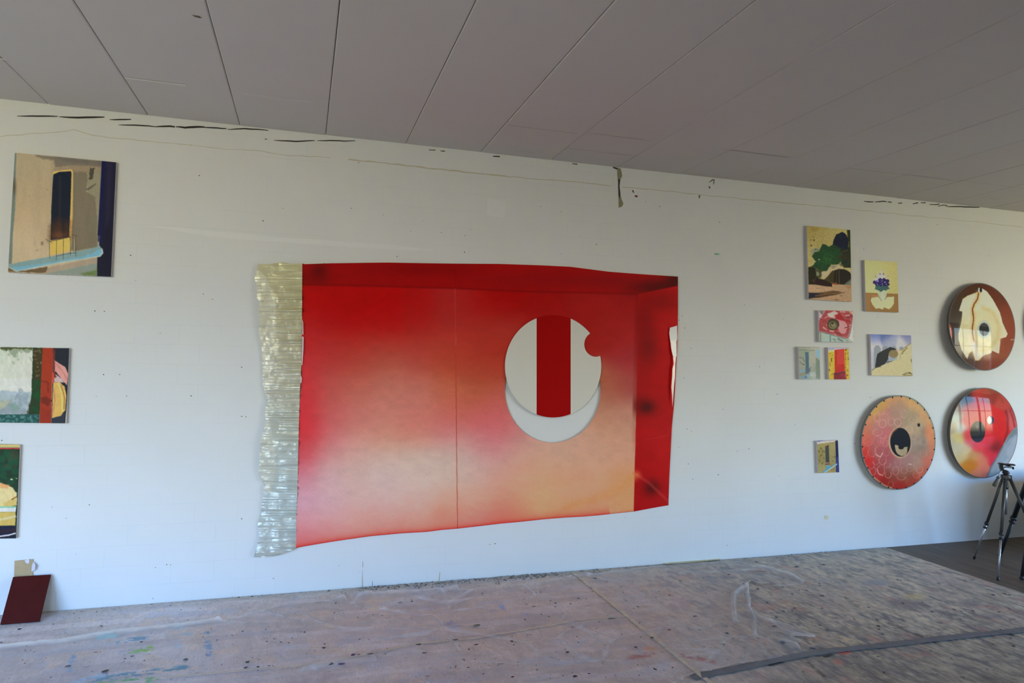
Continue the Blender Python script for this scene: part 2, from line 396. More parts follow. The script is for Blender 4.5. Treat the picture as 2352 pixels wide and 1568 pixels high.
for (a, b_, w, m) in [((285,175),(428,199),.008,3),((1165,288),(1330,306),.005,2),((1300,339),(1452,358),.004,2),((1662,343),(1815,362),.004,2),
                   ((1180,345),(1230,350),.003,2),((1345,306),(1500,322),.003,2),((1950,385),(2060,400),.004,2),((2060,400),(2200,414),.003,2),
                   ((2200,414),(2350,432),.003,2),((2270,455),(2300,458),.004,2),((0,134),(14,137),.006,3),((560,215),(720,235),.003,3)]:
    A = ceil_px(*a); B = ceil_px(*b_); yv = (A[1]+B[1])/2 if abs(A[1]-B[1]) < .25 else A[1]
    mb.add([(A[0], yv-w, H-.0006), (B[0], yv-w, H-.0006), (B[0], yv+w, H-.0006), (A[0], yv+w, H-.0006)], [(0, 1, 2, 3)], m)
s0 = ceil_px(452, 38)
for (dx, dy, r_) in ((0, 0, .012), (.012, .004, .008), (-.012, -.006, .006)):
    mb.add([(s0[0]+dx+r_*math.cos(t), s0[1]+dy+.7*r_*math.sin(t), H-.0008) for t in [k*.7 for k in range(9)]], [tuple(range(9))], 4)
M_STAIN = plain('rust_stain', (0.22, 0.13, 0.07), 0.8, var=.3, scale=80)
struct(mb.build('ceiling', [M_CEIL, M_GAP, M_JOINT, M_JOINT_L, M_STAIN]))

# ---------------- wall marks (children of the wall)
def wpoly(mb, pts, off=0.0015, m=0):
    mb.add([on_wall(x, y, off) for x, y in pts], [tuple(range(len(pts)))], m)
def ribbon(mb, pts, widths, off=0.0015, m=0, jit=0.0):
    """a tapering strip along pixel polyline on the wall"""
    P = [np.array(p, float) for p in pts]
    if isinstance(widths, (int, float)): widths = [0.2*widths] + [widths]*(len(P)-2) + [0.2*widths]
    top = []; bot = []
    for i, p in enumerate(P):
        q = P[min(i+1, len(P)-1)] - P[max(i-1, 0)]; q /= np.linalg.norm(q)+1e-9; n = np.array([-q[1], q[0]])
        j = random.uniform(-jit, jit)
        top.append(p + n*(widths[i]/2+j)); bot.append(p - n*(widths[i]/2-j))
    for i in range(len(P)-1):
        wpoly(mb, [top[i], top[i+1], bot[i+1], bot[i]], off, m)
def resample(pts, step, amp=0.0):
    out = []
    for (x0, y0), (x1, y1) in zip(pts[:-1], pts[1:]):
        n = max(1, int(math.hypot(x1-x0, y1-y0)/step))
        for k in range(n):
            out.append((x0+(x1-x0)*k/n, y0+(y1-y0)*k/n + random.uniform(-amp, amp)))
    out.append(pts[-1]); return out
for pts, w in [([(39,267),(85,266.5),(133,267.2)], 3.4), ([(136,268),(180,270),(240,268.6)], 4.4), ([(252,274.3),(275,274.5),(301,273.8)], 3),
               ([(272,287),(310,287.5),(340,289.3),(360,291.5)], 3), ([(358,291),(374,290),(391,289.6),(402,291.5)], 4), ([(404,290.5),(425,292.8),(452,291),(470,291.5)], 5),
               ([(462,291.5),(486,293),(520,295)], 3), ([(522,297),(561,295.5),(590,297),(616,299.5)], 3),
               ([(608,319.3),(613,319.6)], 2), ([(629,322.4),(680,324.3),(723,323)], 3), ([(728,323.3),(765,322.6),(790,323.6),(816,323.3)], 2.6),
               ([(1984.6,462.3),(1995,463.2),(2005.8,463.8)], 2.4), ([(2009,463.6),(2020,462.6),(2029,462),(2036.5,463.3)], 2.4), ([(2038.5,463.6),(2048,464.2)], 2.4),
               ([(2062.5,466.6),(2072,466.1)], 2.2), ([(2096.5,468.5),(2109,465.4)], 2.4), ([(2115,465.4),(2126,465.8)], 2.2),
               ([(2134.6,469.3),(2150,470),(2158.6,468.2)], 2.2), ([(2154,473.5),(2166,471.2),(2176,471.5)], 2), ([(2172,473.8),(2190,474.3),(2207.7,474.8),(2250,476.2)], 2.6),
               ([(985,344.3),(1000,345)], 2), ([(1012,346),(1022,347)], 2.4), ([(1132,358.5),(1148,359.5)], 3), ([(1314,375.6),(1326,377.5)], 2.2), ([(1408,384),(1418,388)], 4)]:
    mb = MB(); ribbon(mb, resample(pts, 9, .25), [max(.5, w*math.sin(math.pi*(i+.35)/(len(resample(pts, 9))+.2))**.5) for i in range(len(resample(pts, 9)))], .0018, 0, .3)
    mb.build('crack', M_GAP, wall)
M_HAIR = plain('yellowed_plaster_seam', (0.62, 0.56, 0.44), 0.85, var=.15, scale=40)
for pts, w in [([(0,313),(130,303),(170,298),(215,312),(330,323),(430,333),(520,342),(600,346),(640,355),(760,362)], 1.5), ([(800,366),(900,376),(1000,388),(1100,398),(1165,405)], 3.4),
               ([(1165,405),(1300,416),(1405,427)], 2.0), ([(1430,430),(1510,436),(1600,446),(1700,456),(1850,470)], 1.8), ([(1850,470),(2000,485),(2200,505),(2350,522)], 1.2)]:
    mb = MB(); q = resample(pts, 16, 1.1); ribbon(mb, q, [w*(.6+.5*random.random()) for _ in q], .0012, 0, .3); mb.build('plaster_seam', M_HAIR, wall)
M_OLIVE = plain('olive_filler', (0.30, 0.27, 0.17), 0.8, var=.25, scale=60); M_REDMARK = plain('dark_red_paint', (0.16, 0.02, 0.015), 0.6)
M_GREY = plain('grey_scuff', (0.22, 0.21, 0.19), 0.8, var=.3); M_GREEN = plain('green_paint_trace', (0.22, 0.52, 0.42), 0.7); M_YEL = plain('ochre_drip', (0.55, 0.40, 0.16), 0.7)
def mark(name, mats, polys):
    mb = MB()
    for pts, m in polys: wpoly(mb, pts, .0016 + .0004*m, m)
    return mb.build(name, mats, wall)
mark('filler_patch', [M_OLIVE, M_GAP], [([(1418,386),(1425,386),(1428,396),(1429,404),(1424,415),(1421,418),(1419,414),(1418,400)], 0), ([(1420,412),(1424.5,412),(1423,428),(1425,445),(1422.5,458),(1421,452),(1420,430)], 1),
     ([(1424,442),(1428,458),(1432,467),(1429,474),(1421,477),(1421,455)], 0)])
mark('red_paint_mark', [M_REDMARK], [([(1451,436),(1455,437),(1457,443),(1454,442)], 0), ([(1458,448),(1465,449),(1464,453),(1458,452)], 0)])
mark('scuff', [M_GREY], [([(1604,449),(1609,447),(1608,454),(1605,456)], 0)])
mark('scuff', [M_GREY], [([(1627,428),(1631,427),(1632,432),(1629,434)], 0), ([(1627,419),(1634,413),(1636,411),(1642,412),(1640,423),(1638,424),(1639,414),(1629,419)], 0)])
mark('green_paint_mark', [M_GREEN], [([(1640,583),(1644,581),(1655,583),(1649,585.5),(1642,585)], 0)])
mark('ochre_drip', [M_YEL], [([(831.6,1348),(833.4,1348),(833.2,1325),(832.4,1305)], 0)])
mark('ochre_drip', [M_YEL], [([(1005.5,1338),(1008,1330),(1010,1313),(1011,1314),(1009.6,1330),(1007,1338)], 0)])
mark('dark_drip', [M_GREY], [([(855,1346),(856,1346),(855.6,1334),(855,1334)], 0)])
mark('dark_drip', [M_GREY], [([(833,1302),(834,1302),(834,1289),(833.4,1288)], 0)])
mark('ochre_stain', [plain('pale_ochre_stain', (.74, .66, .40), .8)], [([(1894,1184),(1901,1183),(1903,1191),(1898,1193),(1893,1190)], 0)])
M_LWHITE = plain('beam_and_pale_white', (0.835, 0.83, 0.82), 0.7, var=.02)  # the long strip is a soft beam of light painted on the wall
for pts in ([(330,517),(400,521),(470,529),(560,536),(640,545),(720,549),(800,556),(900,562),(1000,574),(940,575),(800,567),(700,560),(640,555),(530,548),(470,541),(390,527)], [(1120,455),(1160,462),(1158,500),(1118,494)]):
    mark('beam_and_pale_patch', [M_LWHITE], [(pts, 0)])
holes = [(218,714),(240,715),(238,860),(275,860),(221,910),(555,956),(565,957),(555,843),(368,765),(458,403),(650,478),(604,507),(807,478),(973,507),(944,531),
 (556,546),(1333,543),(1370,561),(1515,474),(1575,481),(1289,486),(1242,474),(1653,510),(383,1296),(392,1297),(357,1303),(628,1328),(1125,1250),(1137,1248),(300,586),(467,675),(488,687),
 (291,909),(439,909),(4,1011),(824,373),(912,589),(1067,579),(880,493),(1014,534),(1068,541),(1912,1013),(1999,912),(1964,1018),(2003,1004),(2153,516),(1984,571),(2016,728),(1864,706),
 (205,1159),(152,1190),(555,1191),(1591,1100),(1567,725),(1573,753),(1560,735),(1588,800),(1571,868),(1578,985),(1581,1065),(1558,1027),(1670,1252),(1650,1090),(1790,1092),(2348,663),(1710,700),(1745,842),(1660,940),(1785,905),(1720,1030)]
hm = plain('nail_hole_dark', (0.09, 0.08, 0.075), 0.9)
for i, (x, y) in enumerate(holes):
    mb = MB(); r = .0036*random.uniform(.6, 1.25); c = on_wall(x, y, .0014)
    mb.add([(c[0]+r*random.uniform(.8, 1.2)*math.cos(t), c[1], c[2]+r*random.uniform(.7, 1.1)*math.sin(t)) for t in [k*2*math.pi/9 for k in range(9)]], [tuple(range(9))])
    mb.build('nail_hole', hm, wall)

# ------------------------------------------------------------------ floor
def floor_boards_material():
    m, nt, b = new_mat('old_brown_floorboards')
    tc = N(nt, 'ShaderNodeTexCoord'); mp = N(nt, 'ShaderNodeMapping'); mp.inputs['Scale'].default_value = (16, 1.1, 1)
    nt.links.new(tc.outputs['Object'], mp.inputs[0])
    n1 = N(nt, 'ShaderNodeTexNoise', Scale=2.0, Detail=7.0, Roughness=.65); nt.links.new(mp.outputs[0], n1.inputs['Vector'])
    cr = N(nt, 'ShaderNodeValToRGB'); nt.links.new(n1.outputs['Fac'], cr.inputs[0])
    e = cr.color_ramp.elements; e[0].position = .3; e[0].color = (.085, .058, .038, 1); e[1].position = .72; e[1].color = (.20, .155, .11, 1)
    n2 = N(nt, 'ShaderNodeTexNoise', Scale=5.0, Detail=4.0); nt.links.new(tc.outputs['Object'], n2.inputs['Vector'])
    r2 = N(nt, 'ShaderNodeMapRange'); r2.inputs['From Min'].default_value = .62; r2.inputs['From Max'].default_value = .72; r2.inputs['To Max'].default_value = .5
    nt.links.new(n2.outputs['Fac'], r2.inputs['Value'])
    mx = N(nt, 'ShaderNodeMix', data_type='RGBA'); mx.inputs[7].default_value = (.16, .07, .05, 1); nt.links.new(r2.outputs[0], mx.inputs[0]); nt.links.new(cr.outputs[0], mx.inputs[6])
    # board seams
    sp = N(nt, 'ShaderNodeSeparateXYZ'); nt.links.new(tc.outputs['Object'], sp.inputs[0])
    fr = N(nt, 'ShaderNodeMath', operation='PINGPONG'); fr.inputs[1].default_value = 0.07; nt.links.new(sp.outputs['X'], fr.inputs[0])
    ls = N(nt, 'ShaderNodeMath', operation='LESS_THAN'); ls.inputs[1].default_value = 0.0015; nt.links.new(fr.outputs[0], ls.inputs[0])
    m2 = N(nt, 'ShaderNodeMix', data_type='RGBA'); m2.inputs[7].default_value = (.02, .016, .013, 1); nt.links.new(ls.outputs[0], m2.inputs[0]); nt.links.new(mx.outputs[2], m2.inputs[6])
    nt.links.new(m2.outputs[2], b.inputs['Base Color']); b.inputs['Roughness'].default_value = .55; b.inputs['Specular IOR Level'].default_value = .3
    bp = N(nt, 'ShaderNodeBump', Strength=.3, Distance=.003); nt.links.new(n1.outputs['Fac'], bp.inputs['Height']); nt.links.new(bp.outputs[0], b.inputs['Normal'])
    return m
mb = MB(); mb.box(((ROOM_X0+ROOM_X1)/2, ROOM_Y0/2, -0.06), ((ROOM_X1-ROOM_X0)/2+.2, -ROOM_Y0/2+.2, 0.06)); struct(mb.build('floor', floor_boards_material()))

def board_material():
    m, nt, b = new_mat('paint_stained_hardboard')
    at = N(nt, 'ShaderNodeVertexColor', layer_name='Col'); tc = N(nt, 'ShaderNodeTexCoord')
    mp = N(nt, 'ShaderNodeMapping'); mp.inputs['Scale'].default_value = (3.0, 1.0, 1); nt.links.new(tc.outputs['Object'], mp.inputs[0])
    n1 = N(nt, 'ShaderNodeTexNoise', Scale=28.0, Detail=6.0, Roughness=.7); nt.links.new(mp.outputs[0], n1.inputs['Vector'])
    mr = N(nt, 'ShaderNodeMapRange'); mr.inputs['From Min'].default_value = .25; mr.inputs['From Max'].default_value = .75; mr.inputs['To Min'].default_value = .80; mr.inputs['To Max'].default_value = 1.17; nt.links.new(n1.outputs['Fac'], mr.inputs['Value'])
    hs = N(nt, 'ShaderNodeHueSaturation'); nt.links.new(mr.outputs[0], hs.inputs['Value']); nt.links.new(at.outputs['Color'], hs.inputs['Color'])
    vo = N(nt, 'ShaderNodeTexVoronoi', Scale=22.0); nt.links.new(tc.outputs['Object'], vo.inputs['Vector'])
    rv = N(nt, 'ShaderNodeMapRange'); rv.inputs['From Min'].default_value = .06; rv.inputs['From Max'].default_value = .11; rv.inputs['To Min'].default_value = .75; rv.inputs['To Max'].default_value = 0; nt.links.new(vo.outputs['Distance'], rv.inputs['Value'])
    sc = N(nt, 'ShaderNodeSeparateColor'); nt.links.new(vo.outputs['Color'], sc.inputs[0])
    th = N(nt, 'ShaderNodeMath', operation='GREATER_THAN'); th.inputs[1].default_value = .72; nt.links.new(sc.outputs[0], th.inputs[0])
    ml = N(nt, 'ShaderNodeMath', operation='MULTIPLY'); nt.links.new(rv.outputs[0], ml.inputs[0]); nt.links.new(th.outputs[0], ml.inputs[1])
    cr = N(nt, 'ShaderNodeValToRGB'); nt.links.new(sc.outputs[1], cr.inputs[0]); cr.color_ramp.interpolation = 'CONSTANT'
    e = cr.color_ramp.elements; e[0].color = (.06, .06, .07, 1); e[1].position = .45; e[1].color = (.50, .48, .46, 1)
    for p, c in ((.65, (.09, .13, .26)), (.78, (.30, .10, .08)), (.88, (.12, .20, .20))):
        k = e.new(p); k.color = (*c, 1)
    mx = N(nt, 'ShaderNodeMix', data_type='RGBA'); nt.links.new(ml.outputs[0], mx.inputs[0]); nt.links.new(hs.outputs[0], mx.inputs[6]); nt.links.new(cr.outputs[0], mx.inputs[7])
    nt.links.new(mx.outputs[2], b.inputs['Base Color']); b.inputs['Roughness'].default_value = .6; b.inputs['Specular IOR Level'].default_value = .25
    bp = N(nt, 'ShaderNodeBump', Strength=.3, Distance=.002); nt.links.new(n1.outputs['Fac'], bp.inputs['Height']); nt.links.new(bp.outputs[0], b.inputs['Normal'])
    return m

def fart(X, Y, P):
    """stains of the floor covering: X, Y photo trace coordinates, P world points -> base colour"""
    x, y = P[:, 0], P[:, 1]
    A = Art(X, Y, (150, 141, 136))
    A.field([(0,1450,133,128,130),(100,1500,132,126,132),(200,1400,136,131,130),(300,1470,145,140,145),(350,1530,142,140,146),(600,1450,142,133,134),(700,1400,134,128,124),(900,1400,138,129,124),(900,1500,142,134,134),
             (1100,1390,140,130,124),(1200,1450,140,130,124),(1300,1520,134,127,125),(1500,1340,142,131,122),(1500,1450,142,131,125),(1500,1540,134,126,122),(1700,1330,134,128,122),(1650,1450,140,130,124),
             (1750,1450,134,126,121),(1850,1420,112,108,104),(1800,1550,120,115,112),(1950,1320,140,134,124),(2050,1400,134,128,120),(2100,1330,142,136,126),(2200,1450,130,124,114),(2300,1500,118,112,104),(2000,1530,112,106,98),(1900,1500,126,116,104)], 75)
    far = sstep(1.6, 2.8, x)
    n = fbm(x*9, y*2.2, 3, 5); n2 = fbm(x*22, y*5, 9, 4); n3 = fbm(x*3, y*1.2, 21, 4)
    n4 = fbm(x*40, y*14, 77, 4); n5 = fbm(x*20, y*10, 91, 5); n6 = fbm(x*60, y*26, 113, 3); m1 = far*(.5+.8*fbm(x*1.3, y*1.3, 131, 2))
    A.mix(sstep(.50, .68, n)*m1*.35, (104, 103, 106)); A.mix(sstep(.54, .68, n2)*m1*.30, (94, 94, 98)); A.mix(sstep(.56, .72, 1-n)*m1*.30, (158, 150, 134))
    A.mix(sstep(.55, .66, n4)*m1*.35, (88, 86, 86)); A.mix(sstep(.56, .68, 1-n4)*m1*.30, (160, 153, 140)); A.mix(sstep(.60, .68, n5)*m1*.6, (80, 80, 88)); A.mix(sstep(.62, .70, 1-n5)*m1*.25, (168, 158, 140))
    A.mix(sstep(.58, .68, n6)*m1*.4, (84, 80, 78)); A.mix(sstep(.60, .70, 1-n6)*m1*.3, (170, 162, 148))
    A.mix(sstep(.6, .7, n3)*.25, (132, 122, 120)); A.mix(sstep(.66, .74, fbm(x*9, y*6, 57, 4))*far*.4, (138, 104, 98))
    lf = 1-far; A.mix(lf*sstep(.52, .68, n4)*.25, (114, 106, 106)); A.mix(lf*sstep(.54, .68, 1-n5)*.25, (166, 158, 156)); A.mix(lf*sstep(.56, .66, fbm(x*2.2, y*9, 141, 4))*.4, (116, 110, 116)); A.mix(lf*sstep(.56, .66, fbm(x*2.6, y*11, 151, 4))*.35, (164, 160, 166))
    A.mix(lf*sstep(.60, .68, fbm(x*5, y*8, 161, 4))*.35, (126, 132, 148)); A.mix(lf*sstep(.64, .72, fbm(x*6, y*7, 171, 4))*.3, (158, 138, 118))
    # bare strip along the wall with grime and yellow line
    near = 1 - sstep(.02, .16, -y + .03*fbm(x*5, y, 4, 3))
    A.mix(near*.45*(x < 4.9), (118, 112, 104)); A.mix(near*sstep(.56, .66, fbm(x*45, y*140, 5, 4))*.6*(.35+sstep(.2, .6, x)*(1-sstep(2.4, 3.0, x))), (72, 68, 62))
    brk = sstep(.38, .58, fbm(x*30, y*46, 201, 4))
    def g(pts, w, c, a=.9, soft=2.5, r=4):
        C0 = A.C.copy(); A.line(pts, w, c, soft, a, r, .12); k = np.clip(brk + .25*(w < 6), 0, 1)[..., None]; A.C = C0*(1-k) + A.C*k
    # colourful paint
    g([(225,1462),(262,1458)], 10, (96,160,184), 1); g([(265,1478),(300,1468),(340,1462)], 9, (60,106,134), .95); g([(395,1442),(415,1440)], 6, (96,166,196)); g([(380,1460),(440,1455)], 7, (106,132,150), .6)
    g([(298,1495),(325,1492),(348,1488)], 10, (86,140,44), 1, 2.5, 3); g([(476,1458),(480,1500)], 17, (84,108,138), .95, 2); g([(170,1508),(158,1545)], 10, (84,112,146), .95)
    g([(205,1562),(300,1548),(390,1536),(430,1531)], 11, (54,100,124), 1); g([(230,1569),(300,1564),(360,1560)], 9, (46,122,60), 1); g([(170,1568),(240,1550)], 10, (110,140,170), .7); g([(405,1482),(416,1481)], 5, (90,142,170))
    g([(858,1397),(878,1393)], 6, (196,150,90), .8); g([(750,1435),(762,1438)], 6, (196,150,90), .8)
    g([(1018,1435),(1040,1430)], 4, (80,100,150)); g([(1040,1438),(1052,1441)], 9, (70,100,160)); g([(1152,1393),(1158,1398)], 7, (70,100,170)); g([(1128,1403),(1136,1401)], 4, (80,100,160))
    g([(1200,1410),(1240,1420)], 6, (110,112,138), .6); g([(1440,1511),(1500,1502)], 8, (118,60,54), .8); g([(1566,1503),(1640,1520)], 7, (122,62,60), .8); g([(1484,1488),(1510,1490)], 8, (150,104,80), .8)
    A.ell(1938, 1494, 17, 8.5, (186,92,84), 2, .95, 2); A.ell(1925, 1520, 12, 6, (140,92,86), 3, .7, 3); g([(1780,1375),(1850,1402)], 16, (132,100,90), .5); g([(1640,1268),(1655,1266)], 4, (120,110,100), .5)
    g([(1860,1470),(1878,1494)], 4, (180,165,130), .7); g([(1700,1483),(1710,1486)], 4, (60,60,70))
    g([(1940,1370),(1960,1385),(2020,1425)], 5, (84,78,74), .7, 2); g([(1975,1395),(2035,1432)], 6, (170,160,140), .6); g([(2040,1430),(2150,1476)], 3, (60,56,52), .8, 1.5)
    g([(1935,1465),(2010,1500)], 14, (170,156,128), .6); g([(1850,1515),(1910,1568)], 5, (60,56,54), .8); g([(1880,1325),(1940,1345)], 14, (110,114,124), .5)
    A.ell(2075, 1385, 40, 14, (96,92,96), 8, .7, 8); A.ell(2100, 1370, 22, 6, (160,148,100), 5, .5, 4); A.ell(2010, 1338, 30, 7, (104,108,124), 4, .6, 5)
    A.ell(2270, 1560, 40, 8, (80,78,76), 6, .5, 6); A.ell(2230, 1385, 30, 8, (92,92,98), 6, .6, 6); A.ell(1800, 1575, 60, 16, (96,98,92), 8, .6, 8)
    return lin(A.C)*1.0
M_BOARD = board_material()
FLOOR_GAIN = 2.35
def floor_patch(name, x0, x1, y0, y1, z, step, label):
    nx = int((x1-x0)/step)+1; ny = int((y1-y0)/step)+1
    gx, gy = np.meshgrid(np.linspace(x0, x1, nx), np.linspace(y0, y1, ny), indexing='ij')
    P = np.stack([gx.ravel(), gy.ravel(), np.full(gx.size, z)], 1)
    P[:, 2] += .0010*fbm(P[:, 0]*2, P[:, 1]*2, 8, 2)
    # keep the far edge slightly wavy
    PX, PY = to_px(P); ok = P[:, 1] > -3.6
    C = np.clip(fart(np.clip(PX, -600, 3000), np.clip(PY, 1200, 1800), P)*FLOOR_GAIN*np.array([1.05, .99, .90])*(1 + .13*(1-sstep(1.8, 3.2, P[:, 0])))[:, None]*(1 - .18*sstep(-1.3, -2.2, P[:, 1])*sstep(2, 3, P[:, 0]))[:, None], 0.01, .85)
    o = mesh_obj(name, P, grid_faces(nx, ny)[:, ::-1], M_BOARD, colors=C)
    s = o.modifiers.new('thickness', 'SOLIDIFY'); s.thickness = .0022; s.offset = -1
    tag(o, label, 'floor covering'); return o
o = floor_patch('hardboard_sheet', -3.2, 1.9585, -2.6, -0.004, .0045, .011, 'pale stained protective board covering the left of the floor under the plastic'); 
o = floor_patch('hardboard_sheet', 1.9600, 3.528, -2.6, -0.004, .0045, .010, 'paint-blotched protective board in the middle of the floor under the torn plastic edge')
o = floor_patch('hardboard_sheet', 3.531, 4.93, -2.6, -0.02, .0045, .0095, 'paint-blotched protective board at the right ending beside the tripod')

def tape(name, pts, width, mat, label, z=.0120, wob=.0, dark=None):
    P = [on_floor(x, y)[:2] for x, y in pts]; n = 60
    # resample
    L = [0]
    for a, b_ in zip(P[:-1], P[1:]): L.append(L[-1]+np.linalg.norm(b_-a))
    t = np.linspace(0, L[-1], n); X = np.interp(t, L, [p[0] for p in P]); Y = np.interp(t, L, [p[1] for p in P])
    V = []
    for i in range(n):
        q = np.array([X[min(i+1, n-1)]-X[max(i-1, 0)], Y[min(i+1, n-1)]-Y[max(i-1, 0)]]); q /= np.linalg.norm(q); nn = np.array([-q[1], q[0]])
        w = width/2*(1+random.uniform(-wob, wob)); w2 = width/2*(1+random.uniform(-wob, wob))
        V += [(X[i]+nn[0]*w, Y[i]+nn[1]*w, z), (X[i]-nn[0]*w2, Y[i]-nn[1]*w2, z+.0004)]
    o = mesh_obj(name, V, [(2*i, 2*i+1, 2*i+3, 2*i+2) for i in range(n-1)], mat)
    s = o.modifiers.new('thickness', 'SOLIDIFY'); s.thickness = .0006
    tag(o, label, 'tape'); return o
M_MASK = plain('masking_tape', (.74, .62, .44), .7, var=.3, scale=30); M_MASKY = plain('yellow_masking_tape', (.66, .58, .34), .7, var=.2, scale=20)
M_DUCT = plain('dark_slate_tape', (.15, .155, .175), .5, var=.45, scale=14)
TAPE_JOINT = [to_px(np.array([1.972, yy, .0])) for yy in (-.07, -.4, -.9, -1.4, -1.9)]
tape('masking_tape', TAPE_JOINT, .028, M_MASK, 'beige masking tape running diagonally in the photo from the wall under the plastic', wob=.15)
tape('masking_tape', [(690,1533),(800,1515),(960,1482),(1100,1468),(1260,1440),(1330,1427),(1440,1418)], .018, M_MASK, 'beige masking tape parallel to the wall joining the diagonal tape', wob=.35)
tape('masking_tape', [(350,1564),(500,1549),(690,1533)], .012, M_MASK, 'faint beige tape line at the lower left of the floor', wob=.5)
tape('masking_tape', [(1524,1297),(1590,1292),(1652,1286)], .05, M_MASKY, 'yellow masking tape strip along the foot of the white wall', wob=.15)
tape('floor_tape', [(1590,1560),(1700,1537),(1790,1519),(1860,1505),(1925,1497),(2050,1483),(2180,1468),(2380,1447)], .055, M_DUCT, 'dark blue-grey tape band across the board at the lower right', z=.0120, wob=.16)

